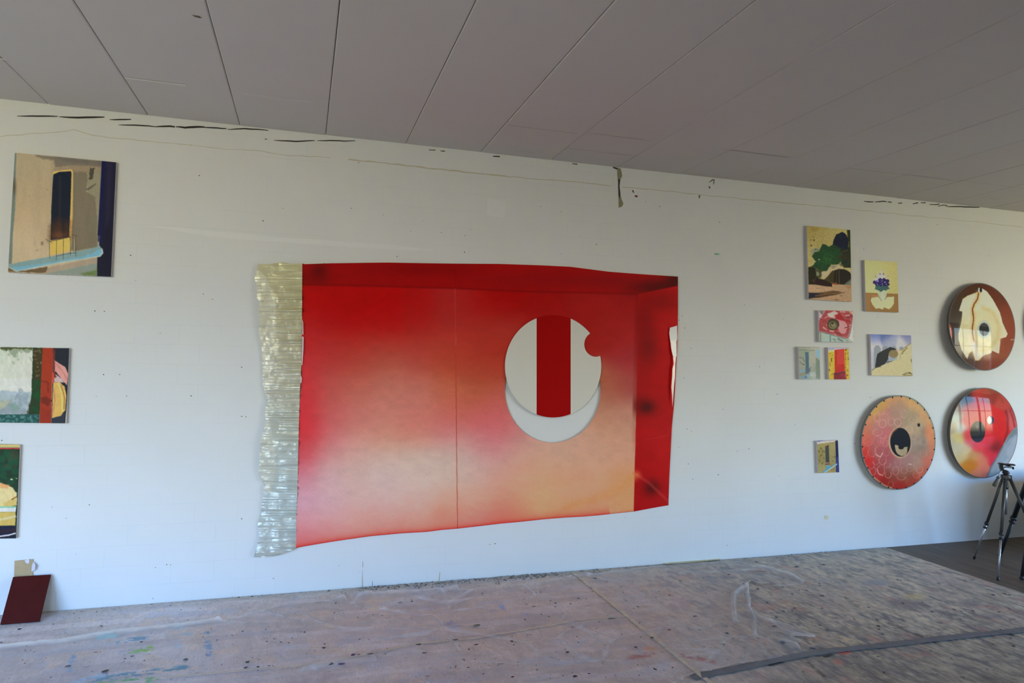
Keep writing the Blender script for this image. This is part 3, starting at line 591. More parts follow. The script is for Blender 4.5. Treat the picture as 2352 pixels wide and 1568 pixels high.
# plastic film
def film_material():
    m, nt, b = new_mat('clear_plastic_film')
    at = N(nt, 'ShaderNodeVertexColor', layer_name='Col'); tc = N(nt, 'ShaderNodeTexCoord')
    n1 = N(nt, 'ShaderNodeTexNoise', Scale=9.0, Detail=6.0); nt.links.new(tc.outputs['Object'], n1.inputs['Vector'])
    bp = N(nt, 'ShaderNodeBump', Strength=.5, Distance=.008); nt.links.new(n1.outputs['Fac'], bp.inputs['Height'])
    b.inputs['Roughness'].default_value = .28; b.inputs['Specular IOR Level'].default_value = .5
    nt.links.new(bp.outputs[0], b.inputs['Normal']); nt.links.new(at.outputs['Color'], b.inputs['Base Color'])
    nt.links.new(at.outputs['Alpha'], b.inputs['Alpha'])
    return m
def film():
    x0, x1, y0, y1 = -2.4, 3.9, -2.5, -.03; st = .0125
    nx = int((x1-x0)/st)+1; ny = int((y1-y0)/st)+1
    gx, gy = np.meshgrid(np.linspace(x0, x1, nx), np.linspace(y0, y1, ny), indexing='ij')
    P = np.stack([gx.ravel(), gy.ravel(), np.zeros(gx.size)], 1)
    X, Y = to_px(P)
    outline = [(-900,1580),(-300,1522),(0,1488),(150,1472),(260,1452),(420,1436),(500,1423),(515,1430),(560,1415),(600,1404),(650,1390),(740,1382),(790,1374),(806,1390),(830,1366),(930,1362),(1050,1350),(1055,1360),(1200,1346),(1330,1324),(1420,1312),(1530,1300),(1660,1290),(1700,1291),(1735,1302),(1760,1303),(1820,1322),(1850,1340),(1846,1345),(1795,1352),(1727,1341),(1722,1348),
               (1725,1400),(1760,1425),(1800,1432),(1873,1462),(1873,1473),(1820,1466),(1842,1478),(1828,1484),(1846,1505),(1760,1520),(1690,1533),(1600,1552),(1500,1600),(1400,1700),(-900,1900)]
    def dist(Q):
        X, Y = to_px(Q); return sdf_poly(X + 8*(fbm(X*.05, Y*.05, 71, 3)-.5), Y + 4*(fbm(X*.05, Y*.08, 72, 3)-.5), outline)
    d = dist(P); inside = d < 0
    h = .0016 + .0035*fbm(P[:, 0]*2.5, P[:, 1]*4, 61, 4)
    r1 = 1 - np.abs(2*fbm(P[:, 0]*1.7+3, P[:, 1]*2.6, 62, 3)-1); r1 = np.clip((r1-.86)/.14, 0, 1)
    r2 = 1 - np.abs(2*fbm(P[:, 0]*1.3-P[:, 1]*1.1+8, P[:, 1]*1.5, 64, 3)-1); r2 = np.clip((r2-.9)/.1, 0, 1)
    h += .0045*r1**2 + .004*r2**2
    # crumpled, flat facets meeting in sharp creases where the sheet is pushed together
    gs = np.random.default_rng(21); ns = 190; sx = gs.uniform(-2.4, 3.9, ns); sy = gs.uniform(-2.5, 0, ns); tx = gs.normal(size=ns); ty = gs.normal(size=ns)
    wxp = P[:, 0] + .06*(fbm(P[:, 0]*4, P[:, 1]*4, 81, 2)-.5); wyp = P[:, 1] + .06*(fbm(P[:, 0]*4, P[:, 1]*4, 82, 2)-.5)
    F1 = np.full(len(P), 9.); F2 = np.full(len(P), 9.); I1 = np.zeros(len(P), int)
    for q in range(ns):
        dd = np.sqrt(((wxp-sx[q])*.8)**2 + ((wyp-sy[q])*1.25)**2); nw = dd < F1; F2 = np.where(nw, F1, np.minimum(F2, dd)); I1 = np.where(nw, q, I1); F1 = np.where(nw, dd, F1)
    crz = sstep(-.25, .35, P[:, 0])*(1-sstep(2.2, 2.9, P[:, 0]))*.9 + .25; edge = F2 - F1
    h += crz*np.clip(.006 + .016*(tx[I1]*(wxp-sx[I1]) + ty[I1]*(wyp-sy[I1])), 0, .012)*sstep(0, .02, edge)
    line = np.exp(-(edge/.016)**2)*sstep(.35, .6, fbm(P[:, 0]*2+9, P[:, 1]*3, 83, 3))
    h += .003*line*crz
    al = .09 + .09*fbm(P[:, 0]*3, P[:, 1]*6, 66, 5) + .08*r1**3 + .06*r2**3 + crz*(.26*line + .07*(tx[I1] > .3)) + .08*sstep(.55, .62, fbm(P[:, 0]*11, P[:, 1]*26, 67, 3))
    al += .22*np.exp(-(d/5.0)**2)
    ridges = [([(0,1489),(150,1474),(260,1455),(330,1447),(420,1437),(505,1427)], 10, .008, .50), ([(505,1427),(560,1436),(640,1430)], 6, .006, .2), ([(500,1424),(560,1412),(600,1405),(640,1418),(700,1432)], 4, .006, .22),
              ([(780,1373),(880,1362),(960,1362)], 5, .008, .2), ([(700,1420),(735,1436),(790,1450),(860,1452)], 4, .008, .25), ([(600,1455),(700,1500),(760,1500)], 3, .005, .12),
              ([(880,1400),(960,1378),(1050,1352)], 7, .01, .22), ([(700,1540),(800,1520),(900,1505),(960,1500)], 11, .006, .25), ([(540,1568),(650,1555),(780,1528),(860,1522)], 8, .006, .25), ([(860,1515),(875,1535),(920,1545),(935,1538)], 3, .007, .05),
              ([(960,1396),(1100,1378),(1260,1370)], 4, .006, .15), ([(1250,1350),(1290,1400),(1330,1440),(1400,1500)], 3, .004, .08), ([(1560,1318),(1620,1318),(1690,1316),(1735,1310)], 4, .006, .18),
              ([(1725,1345),(1705,1355),(1686,1370),(1684,1395),(1688,1430)], 7, .022, .5), ([(1718,1352),(1716,1375),(1722,1405),(1732,1425),(1734,1465)], 3.5, .022, .55), ([(1700,1392),(1715,1395),(1722,1420)], 3, .012, .25),
              ([(1730,1345),(1790,1352),(1800,1358)], 4, .012, .3), ([(1750,1302),(1800,1312),(1850,1340)], 6, .01, .25), ([(1760,1425),(1800,1455),(1870,1470)], 8, .012, .3), ([(1800,1476),(1842,1490)], 6, .01, .3),
              ([(1734,1465),(1745,1490),(1760,1515)], 4, .01, .2), ([(1710,1470),(1712,1500),(1700,1530)], 4, .01, .15), ([(1690,1440),(1700,1465),(1690,1500)], 4, .01, .12), ([(1760,1440),(1790,1480),(1820,1500)], 4, .01, .15)]
    for pts, w, hh, a in ridges:
        dd = dist_line(X, Y, pts); g = np.exp(-(dd/(w*.8))**2)
        h += hh*g; al += a*g
    P[:, 2] = .0062 + h
    al = np.clip(al*.9, 0, .75); C = np.ones((len(P), 4)); C[:, :3] = (.76, .71, .70)
    wht = np.clip((al-.35)/.4, 0, 1)[:, None]; C[:, :3] = C[:, :3]*(1-wht) + np.array([.90, .87, .84])*wht
    C[:, 3] = al
    Fa = grid_faces(nx, ny)[:, ::-1]; keep = (inside[Fa].sum(1) >= 2); Fc = Fa[keep]
    # settle the rim on the outline so that it runs smoothly
    cnt = np.bincount(Fa.ravel(), minlength=len(P)); ck = np.bincount(Fc.ravel(), minlength=len(P)); rim = np.where((ck > 0) & (ck < cnt) & (np.abs(d) < 30))[0]
    for _ in range(4):
        Q = P[rim].copy(); Q[:, 2] = 0; dd = dist(Q); ex = np.array([.002, 0, 0]); ey = np.array([0, .002, 0])
        gx_ = (dist(Q+ex)-dist(Q-ex))/.004; gy_ = (dist(Q+ey)-dist(Q-ey))/.004; gg = np.maximum(gx_**2+gy_**2, 1e3)
        P[rim, 0] -= np.clip(dd*gx_/gg, -.008, .008); P[rim, 1] -= np.clip(dd*gy_/gg, -.008, .008)
    used = np.unique(Fc); mp = -np.ones(len(P), int); mp[used] = np.arange(len(used))
    # pull rim vertices onto the traced edge
    global FILM_Z; zg = np.where(np.bincount(Fc.ravel(), minlength=len(P)) > 0, P[:, 2], .0062).reshape(nx, ny)
    FILM_Z = lambda x, y: zg[min(max(int(round((x-x0)/st)), 0), nx-1), min(max(int(round((y-y0)/st)), 0), ny-1)]
    o = mesh_obj('plastic_film', P[used], mp[Fc], film_material(), colors=C[used], smooth=True)
    tag(o, 'crumpled translucent plastic sheet spread over the left and middle of the floor', 'plastic sheet')
film()

# dried flecks on the film and boards, crumbs along the wall: nobody could count them
def flecks():
    V = []; Fc = []; C = []
    def fl(px, py, w, hgt, col, rot=0, z=None):
        c = on_floor(px, py); b0 = len(V); n = 9
        s = np.linalg.norm(on_floor(px+1, py)-c); sv = np.linalg.norm(on_floor(px, py+1)-c)
        z = float(max(FILM_Z(c[0], c[1]), .0068)) + .0016
        a = rot
        for k in range(n):
            t = 2*math.pi*k/n; r = random.uniform(.55, 1.15)
            u = w/2*s*r*math.cos(t); v = hgt/2*sv*r*math.sin(t)
            V.append((c[0]+u*math.cos(a)-v*math.sin(a), c[1]+u*math.sin(a)+v*math.cos(a), z))
        V.append((c[0], c[1], z+.0012)); 
        for k in range(n): Fc.append((b0+k, b0+(k+1) % n, b0+n))
        C.extend([lin(np.array(col)/255)]*(n+1))
    K = (52,50,52); B = (60,62,108); G = (70,76,84); Rr = (110,66,58); Wt = (196,196,198)
    for a in [(155,1535,22,5,(62,72,84),.1),(241,1546,26,8,(76,56,58),.5),(325,1478,10,5,(70,66,104),0),(303,1512,12,3,B,.4),(287,1517,7,4,G,.6),(427,1519,17,8,(82,84,84),.3),(220,1503,12,3,G,.2),(233,1440,5,4,G,0),
              (3,1478,8,3,K,0),(44,1447,10,4,K,.5),(613,1477,9,4,(92,108,138),0),(630,1472,6,3,G,0),(645,1480,8,5,(82,96,128),0),(662,1481,9,4,G,0),(557,1456,8,5,(84,84,82),0),(568,1526,12,7,K,0),(565,1538,16,5,K,.4),(592,1537,9,7,(56,56,78),0),
              (618,1536,8,3,K,0),(744,1495,12,6,K,0),(745,1484,7,4,K,0),(699,1457,9,4,K,.3),(811,1511,15,8,(48,50,104),0),(824,1511,7,3,(90,60,60),0),(850,1509,26,4,(88,78,78),.1),(762,1534,7,3,K,0),(783,1534,24,10,(72,84,132),.2),(760,1536,18,5,(66,64,72),.4),
              (962,1490,18,5,K,.3),(975,1508,16,4,K,0),(1046,1481,20,4,K,0),(1094,1490,20,4,(70,60,56),.4),(1077,1501,7,6,K,0),(1095,1440,22,6,(84,76,66),.2),(1206,1428,7,5,K,0),(1261,1423,8,4,K,0),(1276,1392,7,5,K,0),(1275,1400,6,3,K,0),
              (1226,1399,12,3,(96,70,64),0),(1367,1334,12,5,K,0),(1329,1380,11,3,K,0),(1404,1429,28,3,(58,56,58),-.05),(1465,1399,9,5,G,.3),(1357,1356,6,3,K,0),(1315,1445,10,3,Rr,0),(1175,1479,9,7,K,0),(1180,1489,6,3,K,0),(1303,1506,9,8,K,0),(1298,1500,4,4,Rr,0),
              (1328,1483,5,4,K,0),(1212,1464,5,3,B,0),(1218,1464,5,3,B,0),(1065,1521,11,6,(80,96,128),0),(1030,1536,22,4,Wt,.2),(981,1558,14,2,G,0),(1177,1561,12,5,K,.3),(1320,1560,16,7,K,.5),(1353,1554,8,4,K,0),(1460,1492,12,5,B,0),(1075,1545,9,3,K,0),
              (1110,1558,6,4,B,0),(1115,1530,5,3,K,0),(1190,1529,6,3,G,0),(1150,1532,24,3,(96,110,138),-.2),(1267,1519,9,8,(168,164,168),.5),(1300,1537,6,6,Wt,0),(1580,1551,12,6,(170,165,160),0),(1595,1422,18,4,(62,60,86),-.1),(1670,1462,12,7,(50,74,82),0),(1617,1493,6,4,(50,70,92),0),
              (1662,1485,7,5,K,0),(1783,1420,12,5,(58,62,84),.1),(1779,1447,16,6,(56,54,60),.1),(1798,1486,18,8,(60,82,108),0),(1866,1491,20,6,(66,86,116),-.15),(1498,1471,18,5,(66,62,60),.2),(1537,1453,10,5,K,0),(1505,1545,9,8,(68,72,62),0),(1545,1541,8,4,K,0),(1538,1372,5,4,K,0),
              (1562,1338,5,4,K,0),(1674,1324,12,4,K,-.2),(1737,1292,8,5,(56,54,50),0),(1830,1303,20,3,(74,72,70),0),(1892,1298,10,3,K,0),(1888,1370,14,4,(80,76,80),-.5),(2018,1440,10,5,(62,74,80),0),(1900,1450,8,3,K,0),(2325,1460,14,5,(54,56,60),0),(2280,1461,8,3,K,0),
              (1902,1509,52,4,(54,50,50),.13),(1780,1528,60,6,(70,72,70),.12),(1740,1316,60,2.4,(92,76,70),-.3),(1768,1348,50,3,(96,78,74),-.25),(946,1388,6,4,K,0),(771,1389,6,5,K,0),(930,1384,5,3,K,0),(1108,1370,9,3,G,0),(885,1421,6,3,Wt,0),(878,1417,7,3,G,0),
              (918,1393,10,4,G,0),(768,1413,7,3,K,0),(1325,1468,6,4,K,0),(1437,1385,5,3,K,0),(1310,1393,8,4,K,0),(1243,1417,5,3,K,0)]:
        px, py, w, hg, col, rot = a; fl(px, py, w*.85, hg*.75, col, rot)
    cols = [K, K, G, B, Rr, (110,108,112), (150,150,156), (84,96,118), (70,86,84)]
    for _ in range(420):
        px = random.uniform(20, 2330); py = random.uniform(1330, 1567)
        c = on_floor(px, py)
        if c[1] > -.05 or c[0] > 4.85: continue
        s = random.uniform(1.3, 3.4) if px < 1700 else random.uniform(2, 4.5)
        fl(px, py, s*1.5, s*.7, random.choice(cols), random.uniform(-.5, .5))
    o = mesh_obj('dried_paint_flecks', V, Fc, painted('dried_paint', .45, 0, 0), colors=np.array(C))
    tag(o, 'dried paint flecks scattered over the plastic and boards', 'paint flecks', kind='stuff')
    V.clear(); Fc.clear(); C.clear()
    for _ in range(620):
        x = random.choice([random.uniform(-1.3, 4.7), random.uniform(.4, 2.2), random.gauss(.75, .2), random.gauss(1.6, .2)]); y = -abs(random.gauss(0, .04)) - .008
        if random.random() < .25: y -= random.uniform(0, .08)
        if x < -1.35 and y > -.2: continue
        c = random.choice([(74,70,66),(110,104,96),(140,134,124),(158,152,140),(90,84,78),(84,88,104),(176,172,166)]); r = random.uniform(.002, .006); b0 = len(V)
        zz = .0075
        for k in range(6):
            t = k*math.pi/3; V.append((x+r*1.5*random.uniform(.6, 1.2)*math.cos(t), y+r*random.uniform(.6, 1.2)*math.sin(t), zz))
        V.append((x, y, zz+r*random.uniform(.3, .9)))
        for k in range(6): Fc.append((b0+k, b0+(k+1) % 6, b0+6))
        C.extend([lin(np.array(c)/255)]*7)
    o = mesh_obj('wall_foot_debris', V, Fc, painted('dry_crumbs', .8, 0, 0), colors=np.array(C))
    tag(o, 'crumbs of plaster and dried paint lying along the foot of the white wall', 'debris', kind='stuff')
flecks()
#@@ART@@
# ------------------------------------------------------------------ paintings on stretched canvas
def stretched(name, q, t, label, art, group=None, step=1.0, xo=None):
    """q = front corners TL, TR, BR, BL in trace coordinates; t = depth of the stretcher"""
    W = [on_wall(x, y, t+.004) for x, y in q]
    w = max(np.hypot(q[1][0]-q[0][0], q[1][1]-q[0][1]), 1); h = np.hypot(q[3][0]-q[0][0], q[3][1]-q[0][1])
    nu = int(w/step)+2; nv = int(h/step)+2
    u, v = np.meshgrid(np.linspace(0, 1, nu), np.linspace(0, 1, nv), indexing='ij'); u = u.ravel()[:, None]; v = v.ravel()[:, None]
    P = (1-u)*(1-v)*W[0] + u*(1-v)*W[1] + u*v*W[2] + (1-u)*v*W[3]
    X, Y = to_px(P)
    root = empty(name, tuple((W[2]+W[3])/2*np.array([1, 0, 1])), label, 'painting', group)
    A = art(X, Y)
    mesh_obj('painted_canvas', P, grid_faces(nu, nv), M_CANVAS, root, colors=A.out())
    mb = MB(); B = [p + np.array([0, t, 0]) for p in W]; Wf = [p + np.array([0, .0006, 0]) for p in W]
    mb.add(Wf + B, [(0, 1, 2, 3), (7, 6, 5, 4)] + [(k, 4+k, 4+(k+1) % 4, (k+1) % 4) for k in range(4)])
    mb.build('stretcher', M_LINEN, root)
    return root

# 1. balcony with a dark doorway (upper left). traced on an enlargement: (px)*4.75, origin (0,330)
def art_balcony(X, Y):
    A = Art(X, Y, (172,152,116), 0, 330, 4.75, 10)
    A.field([(250,300,160,146,112),(250,700,172,150,108),(450,500,160,142,106),(300,1150,182,164,128),(480,900,170,150,115),(200,1250,182,165,125)], 220)
    A.poly([(385,120),(1115,185),(1110,260),(800,240),(600,260),(580,180),(470,165),(400,140)], (108,98,82), 3, .9, 2); A.poly([(600,130),(1115,190),(1112,235),(700,200)], (92,88,76), 6, .6, 2)
    A.poly([(580,270),(800,235),(1105,255),(1100,330),(800,305),(600,300)], (138,118,90), 2, .9, 2)
    A.poly([(570,180),(595,180),(585,320),(575,420),(565,560),(545,560)], (150,136,104), 3, .7)
    A.poly([(795,300),(950,310),(960,420),(940,520),(1040,560),(1075,900),(1065,1130),(800,1175),(770,1160),(790,800)], (108,100,78), 3, .95, 1.5)
    A.poly([(960,280),(1105,280),(1095,560),(1085,900),(1060,1100),(1060,700),(1035,580),(950,520)], (128,122,94), 2.5, .9, 2)
    A.poly([(820,330),(930,340),(900,700),(920,1100),(820,1150)], (116,104,82), 8, .6, 3)
    A.poly([(980,262),(1032,270),(1010,390),(970,388)], (66,60,48), 1, .95, 2.5); A.poly([(930,500),(1050,428),(1048,445),(960,512)], (84,76,62), 1.5, .9, 1)
    A.poly([(155,100),(178,105),(170,400),(165,700),(140,1000),(130,1310),(92,1315),(120,700),(140,400)], (96,112,102), 1.5, .9, .8); A.blob(155,470,22,90,(80,66,52),.8)
    A.poly([(1112,185),(1268,203),(1212,1450),(1055,1445),(1062,1200),(1100,1000),(1065,1000),(1090,600)], (22,22,40), .8); A.poly([(1112,188),(1145,190),(1110,900),(1105,1100),(1068,1060),(1090,600)], (12,18,66), 3, .8); A.poly([(1160,200),(1225,210),(1190,800),(1160,900)], (40,36,56), 8, .7, 2); A.poly([(1180,900),(1230,900),(1210,1445),(1080,1440)], (18,20,34), 6, .7)
    A.poly([(572,320),(590,300),(780,278),(798,300),(792,800),(768,1160),(752,1165),(755,1030),(770,700),(778,310),(620,322),(580,345)], (208,164,84), .8, .9, .4)
    A.poly([(582,335),(640,308),(770,298),(780,320),(768,700),(752,1020),(552,1052),(560,700),(575,420)], (18,26,38), 1, 1, .5)
    A.poly([(556,900),(640,820),(760,860),(752,1020),(552,1050)], (70,42,26), 14, .85, 3); A.blob(650,1000,80,45,(112,68,40),.7); A.blob(690,880,20,120,(16,24,36),.6); A.line([(655,360),(650,800)], 3, (56,44,40), 3, .6)
    A.poly([(545,1062),(755,1022),(758,1168),(545,1220)], (212,168,82), .8, 1, .4)
    A.poly([(92,1318),(250,1285),(520,1235),(800,1180),(960,1150),(1062,1125),(1068,1090),(1110,1140),(1122,1190),(1100,1225),(900,1260),(620,1300),(300,1370),(180,1395),(92,1350)], (118,146,140), 1.2, 1, .6)
    A.poly([(120,1350),(400,1320),(800,1250),(1000,1200),(1080,1150),(1118,1160),(1120,1195),(1095,1222),(700,1290),(300,1368),(180,1388)], (108,164,178), 2.5, .9, .6)
    A.line([(100,1352),(180,1392),(300,1368),(620,1303),(900,1258),(1090,1226),(1120,1190),(1112,1150)], 3.2, (164,176,160), .8, .95)
    A.poly([(92,1352),(180,1396),(520,1340),(520,1375),(490,1412),(90,1395)], (96,76,50), 1.5, .95, 1.5); A.poly([(520,1352),(1058,1240),(1055,1300),(760,1360),(500,1412)], (156,140,116), 1.2, .95, 1)
    A.poly([(500,1412),(760,1360),(1055,1300),(1056,1440),(600,1425)], (124,136,122), 2, .95, 1.5); A.poly([(880,1420),(1055,1375),(1056,1442),(900,1435)], (92,112,58), 3, .9, 2)
    for p in ([(540,1080),(540,1252)],[(616,1050),(614,1270)],[(692,1040),(690,1262)],[(768,1012),(768,1215)],[(825,1020),(826,1228)],[(540,1068),(616,1052),(768,1016)],[(614,1224),(768,1192),(830,1190)],[(500,1040),(570,1084)],[(795,990),(848,1010)]):
        A.line(p, 1.1, (62,58,44), .5, .9, .3)
    A.line([(814,1040),(812,1160)], 1.6, (168,158,120), .6, .8); A.ell(460,1085,16,22,(120,102,84),2,.8,1); A.ell(400,1160,14,10,(140,124,98),2,.6,1); A.ell(380,1090,10,30,(150,134,108),2,.5,1); A.ell(320,570,6,14,(136,120,92),1,.7); A.line([(510,498),(528,506)], 1.2, (110,96,70), .6, .8)
    A.grain(.04, .09, .02, 3); A.grain(.03, .3, .3, 5); return A
stretched('canvas_painting', [(34,350.5),(267,372.5),(255,635.5),(18,625)], .020, 'large painting of a balcony with a tall dark doorway hanging at the upper left', art_balcony, step=1.0)

# 2. shore seen past a trunk and a red post (left edge). origin (0,760), scale 3.136
def art_shore(X, Y):
    A = Art(X, Y, (196,208,190), 0, 760, 3.136, 40)
    A.poly([(-400,340),(232,345),(230,440),(-400,430)], (206,218,216), 3); A.field([(0,200,186,196,172),(200,250,198,200,184),(0,300,204,208,196),(220,320,206,206,196)], 80, .6)
    A.poly([(-400,430),(60,430),(120,440),(225,438),(220,600),(-400,610)], (160,178,182), 2, 1, 3); A.poly([(-400,500),(80,505),(130,560),(210,575),(200,600),(-400,605)], (140,152,158), 3, .9, 4); A.poly([(0,505),(80,500),(40,540),(0,575),(-100,560)], (166,174,146), 2, .9, 3)
    A.poly([(60,530),(110,515),(150,560),(90,590)], (118,152,140), 3, .8, 3); A.blob(110,450,60,12,(176,194,206),.7); A.speck((0,430,210,600), 14, (128,146,158), 3, 9, .5, 5)
    A.poly([(-400,113),(235,118),(235,140),(190,160),(150,135),(100,190),(60,135),(30,150),(0,130),(-400,150)], (128,142,112), 2, .8, 4); A.poly([(0,113),(240,118),(230,132),(100,128),(40,140),(0,126)], (62,70,34), 1.5, .85, 3); A.speck((30,130,230,230), 12, (140,156,130), 2, 6, .5, 8)
    A.poly([(236,118),(310,120),(300,300),(288,600),(200,605),(225,480),(232,300)], (36,56,28), 1.2, 1, 1.2); A.poly([(240,125),(306,125),(296,350),(250,360)], (66,50,20), 3, .8, 4); A.speck((240,130,300,330), 16, (118,104,70), 1, 3, .6, 4); A.speck((235,330,290,590), 12, (20,72,34), 3, 8, .6, 2)
    A.poly([(-400,605),(200,598),(285,600),(285,664),(-400,664)], (34,82,78), 1.5, 1, 1); A.speck((0,610,285,655), 40, (86,134,132), 1, 4, .6, 6); A.line([(195,600),(215,520)], 2, (50,40,30), 1, .8, 2)
    A.poly([(308,120),(382,122),(374,400),(368,664),(284,664),(296,350)], (152,50,22), .8, 1, .4); A.poly([(296,480),(330,470),(372,500),(350,540),(300,520)], (108,34,18), 2, .9, 3); A.line([(300,360),(345,370),(345,440)], 3, (96,30,16), 2, .7, 2); A.poly([(290,560),(370,560),(368,664),(286,664)], (138,42,24), 4, .8)
    A.poly([(382,122),(500,122),(490,420),(470,664),(370,664)], (30,34,44), 1); A.poly([(384,200),(400,215),(470,260),(492,310),(482,390),(440,340),(400,290),(385,320)], (206,146,136), 1, 1, .6); A.line([(400,230),(450,290),(485,350)], 2.2, (182,112,104), 1.2, .8); A.poly([(385,330),(400,310),(440,340),(470,370),(390,372)], (212,186,182), 2, .9, 1)
    A.poly([(380,140),(398,130),(395,300),(410,330),(395,340),(380,330)], (112,40,30), 1.5, .9, 1); A.poly([(378,300),(388,300),(390,372),(378,380)], (216,74,44), 1, .9)
    A.poly([(385,372),(430,368),(465,400),(478,470),(470,570),(440,610),(375,628),(380,450)], (206,170,92), 1, 1, .8); A.line([(420,380),(445,440),(450,580)], 4, (226,202,118), 2, .8, 1); A.line([(440,390),(465,480),(460,560)], 3, (150,116,58), 1.5, .8); A.line([(385,420),(395,500),(378,600)], 4, (188,126,82), 2, .7)
    A.poly([(372,630),(440,612),(460,578),(468,600),(466,664),(370,664)], (44,50,62), 1.5, 1, 1); A.grain(.05, .2, .1, 3); return A
stretched('canvas_painting', [(-95,795),(159,799),(152,972),(-98,969)], .020, 'painting of a tree trunk and red post before a pale shore, at left edge', art_shore)

def art_green(X, Y):
    A = Art(X, Y, (30,56,38), 0, 760, 3.136, 60)
    A.poly([(-400,815),(150,815),(148,838),(-400,838)], (206,190,118), 1); A.poly([(-400,828),(148,830),(146,842),(-400,842)], (166,186,132), 1.5, .8); A.poly([(-400,838),(148,840),(146,850),(-400,850)], (190,62,66), 1)
    A.speck((0,860,130,1090), 24, (22,84,56), 3, 10, .5, 3); A.speck((0,860,130,1000), 10, (56,66,42), 3, 9, .5, 5)
    A.poly([(-400,1090),(0,1095),(40,1105),(90,1125),(122,1170),(120,1250),(60,1270),(-400,1275)], (216,206,152), 1.5, 1, 1.5); A.poly([(0,1095),(70,1110),(50,1135),(0,1130)], (226,160,106), 2, .9, 2); A.poly([(20,1240),(118,1195),(118,1258),(30,1270)], (200,180,104), 3, .8, 2); A.line([(85,1212),(120,1195)], 2.4, (110,66,34), 1.2, .9, 1.5); A.ell(83,1068,8,5,(226,214,180),.8); A.ell(120,1062,5,3,(200,190,150),.8)
    A.poly([(-400,1266),(118,1262),(116,1275),(-400,1278)], (120,198,172), 1); A.poly([(-400,1275),(116,1272),(112,1302),(-400,1305)], (210,220,226), 1)
    A.poly([(-400,1305),(112,1302),(110,1400),(-400,1412)], (196,178,100), 1, 1, 1); A.line([(-10,1360),(40,1350),(110,1335)], 5, (206,206,170), 2, .8, 2)
    A.poly([(-400,1412),(110,1400),(108,1490),(-400,1496)], (24,30,56), 1); A.line([(-10,1445),(108,1432)], 4, (62,30,32), 2, .8); A.line([(-10,1478),(60,1470),(108,1456)], 3.2, (206,212,226), .8, 1, .6); A.grain(.05, .2, .1, 4); return A
stretched('canvas_painting', [(-95,1018),(46,1021),(37,1236),(-100,1238)], .020, 'painting of dark green foliage over yellow and white bands, low at left edge', art_green)

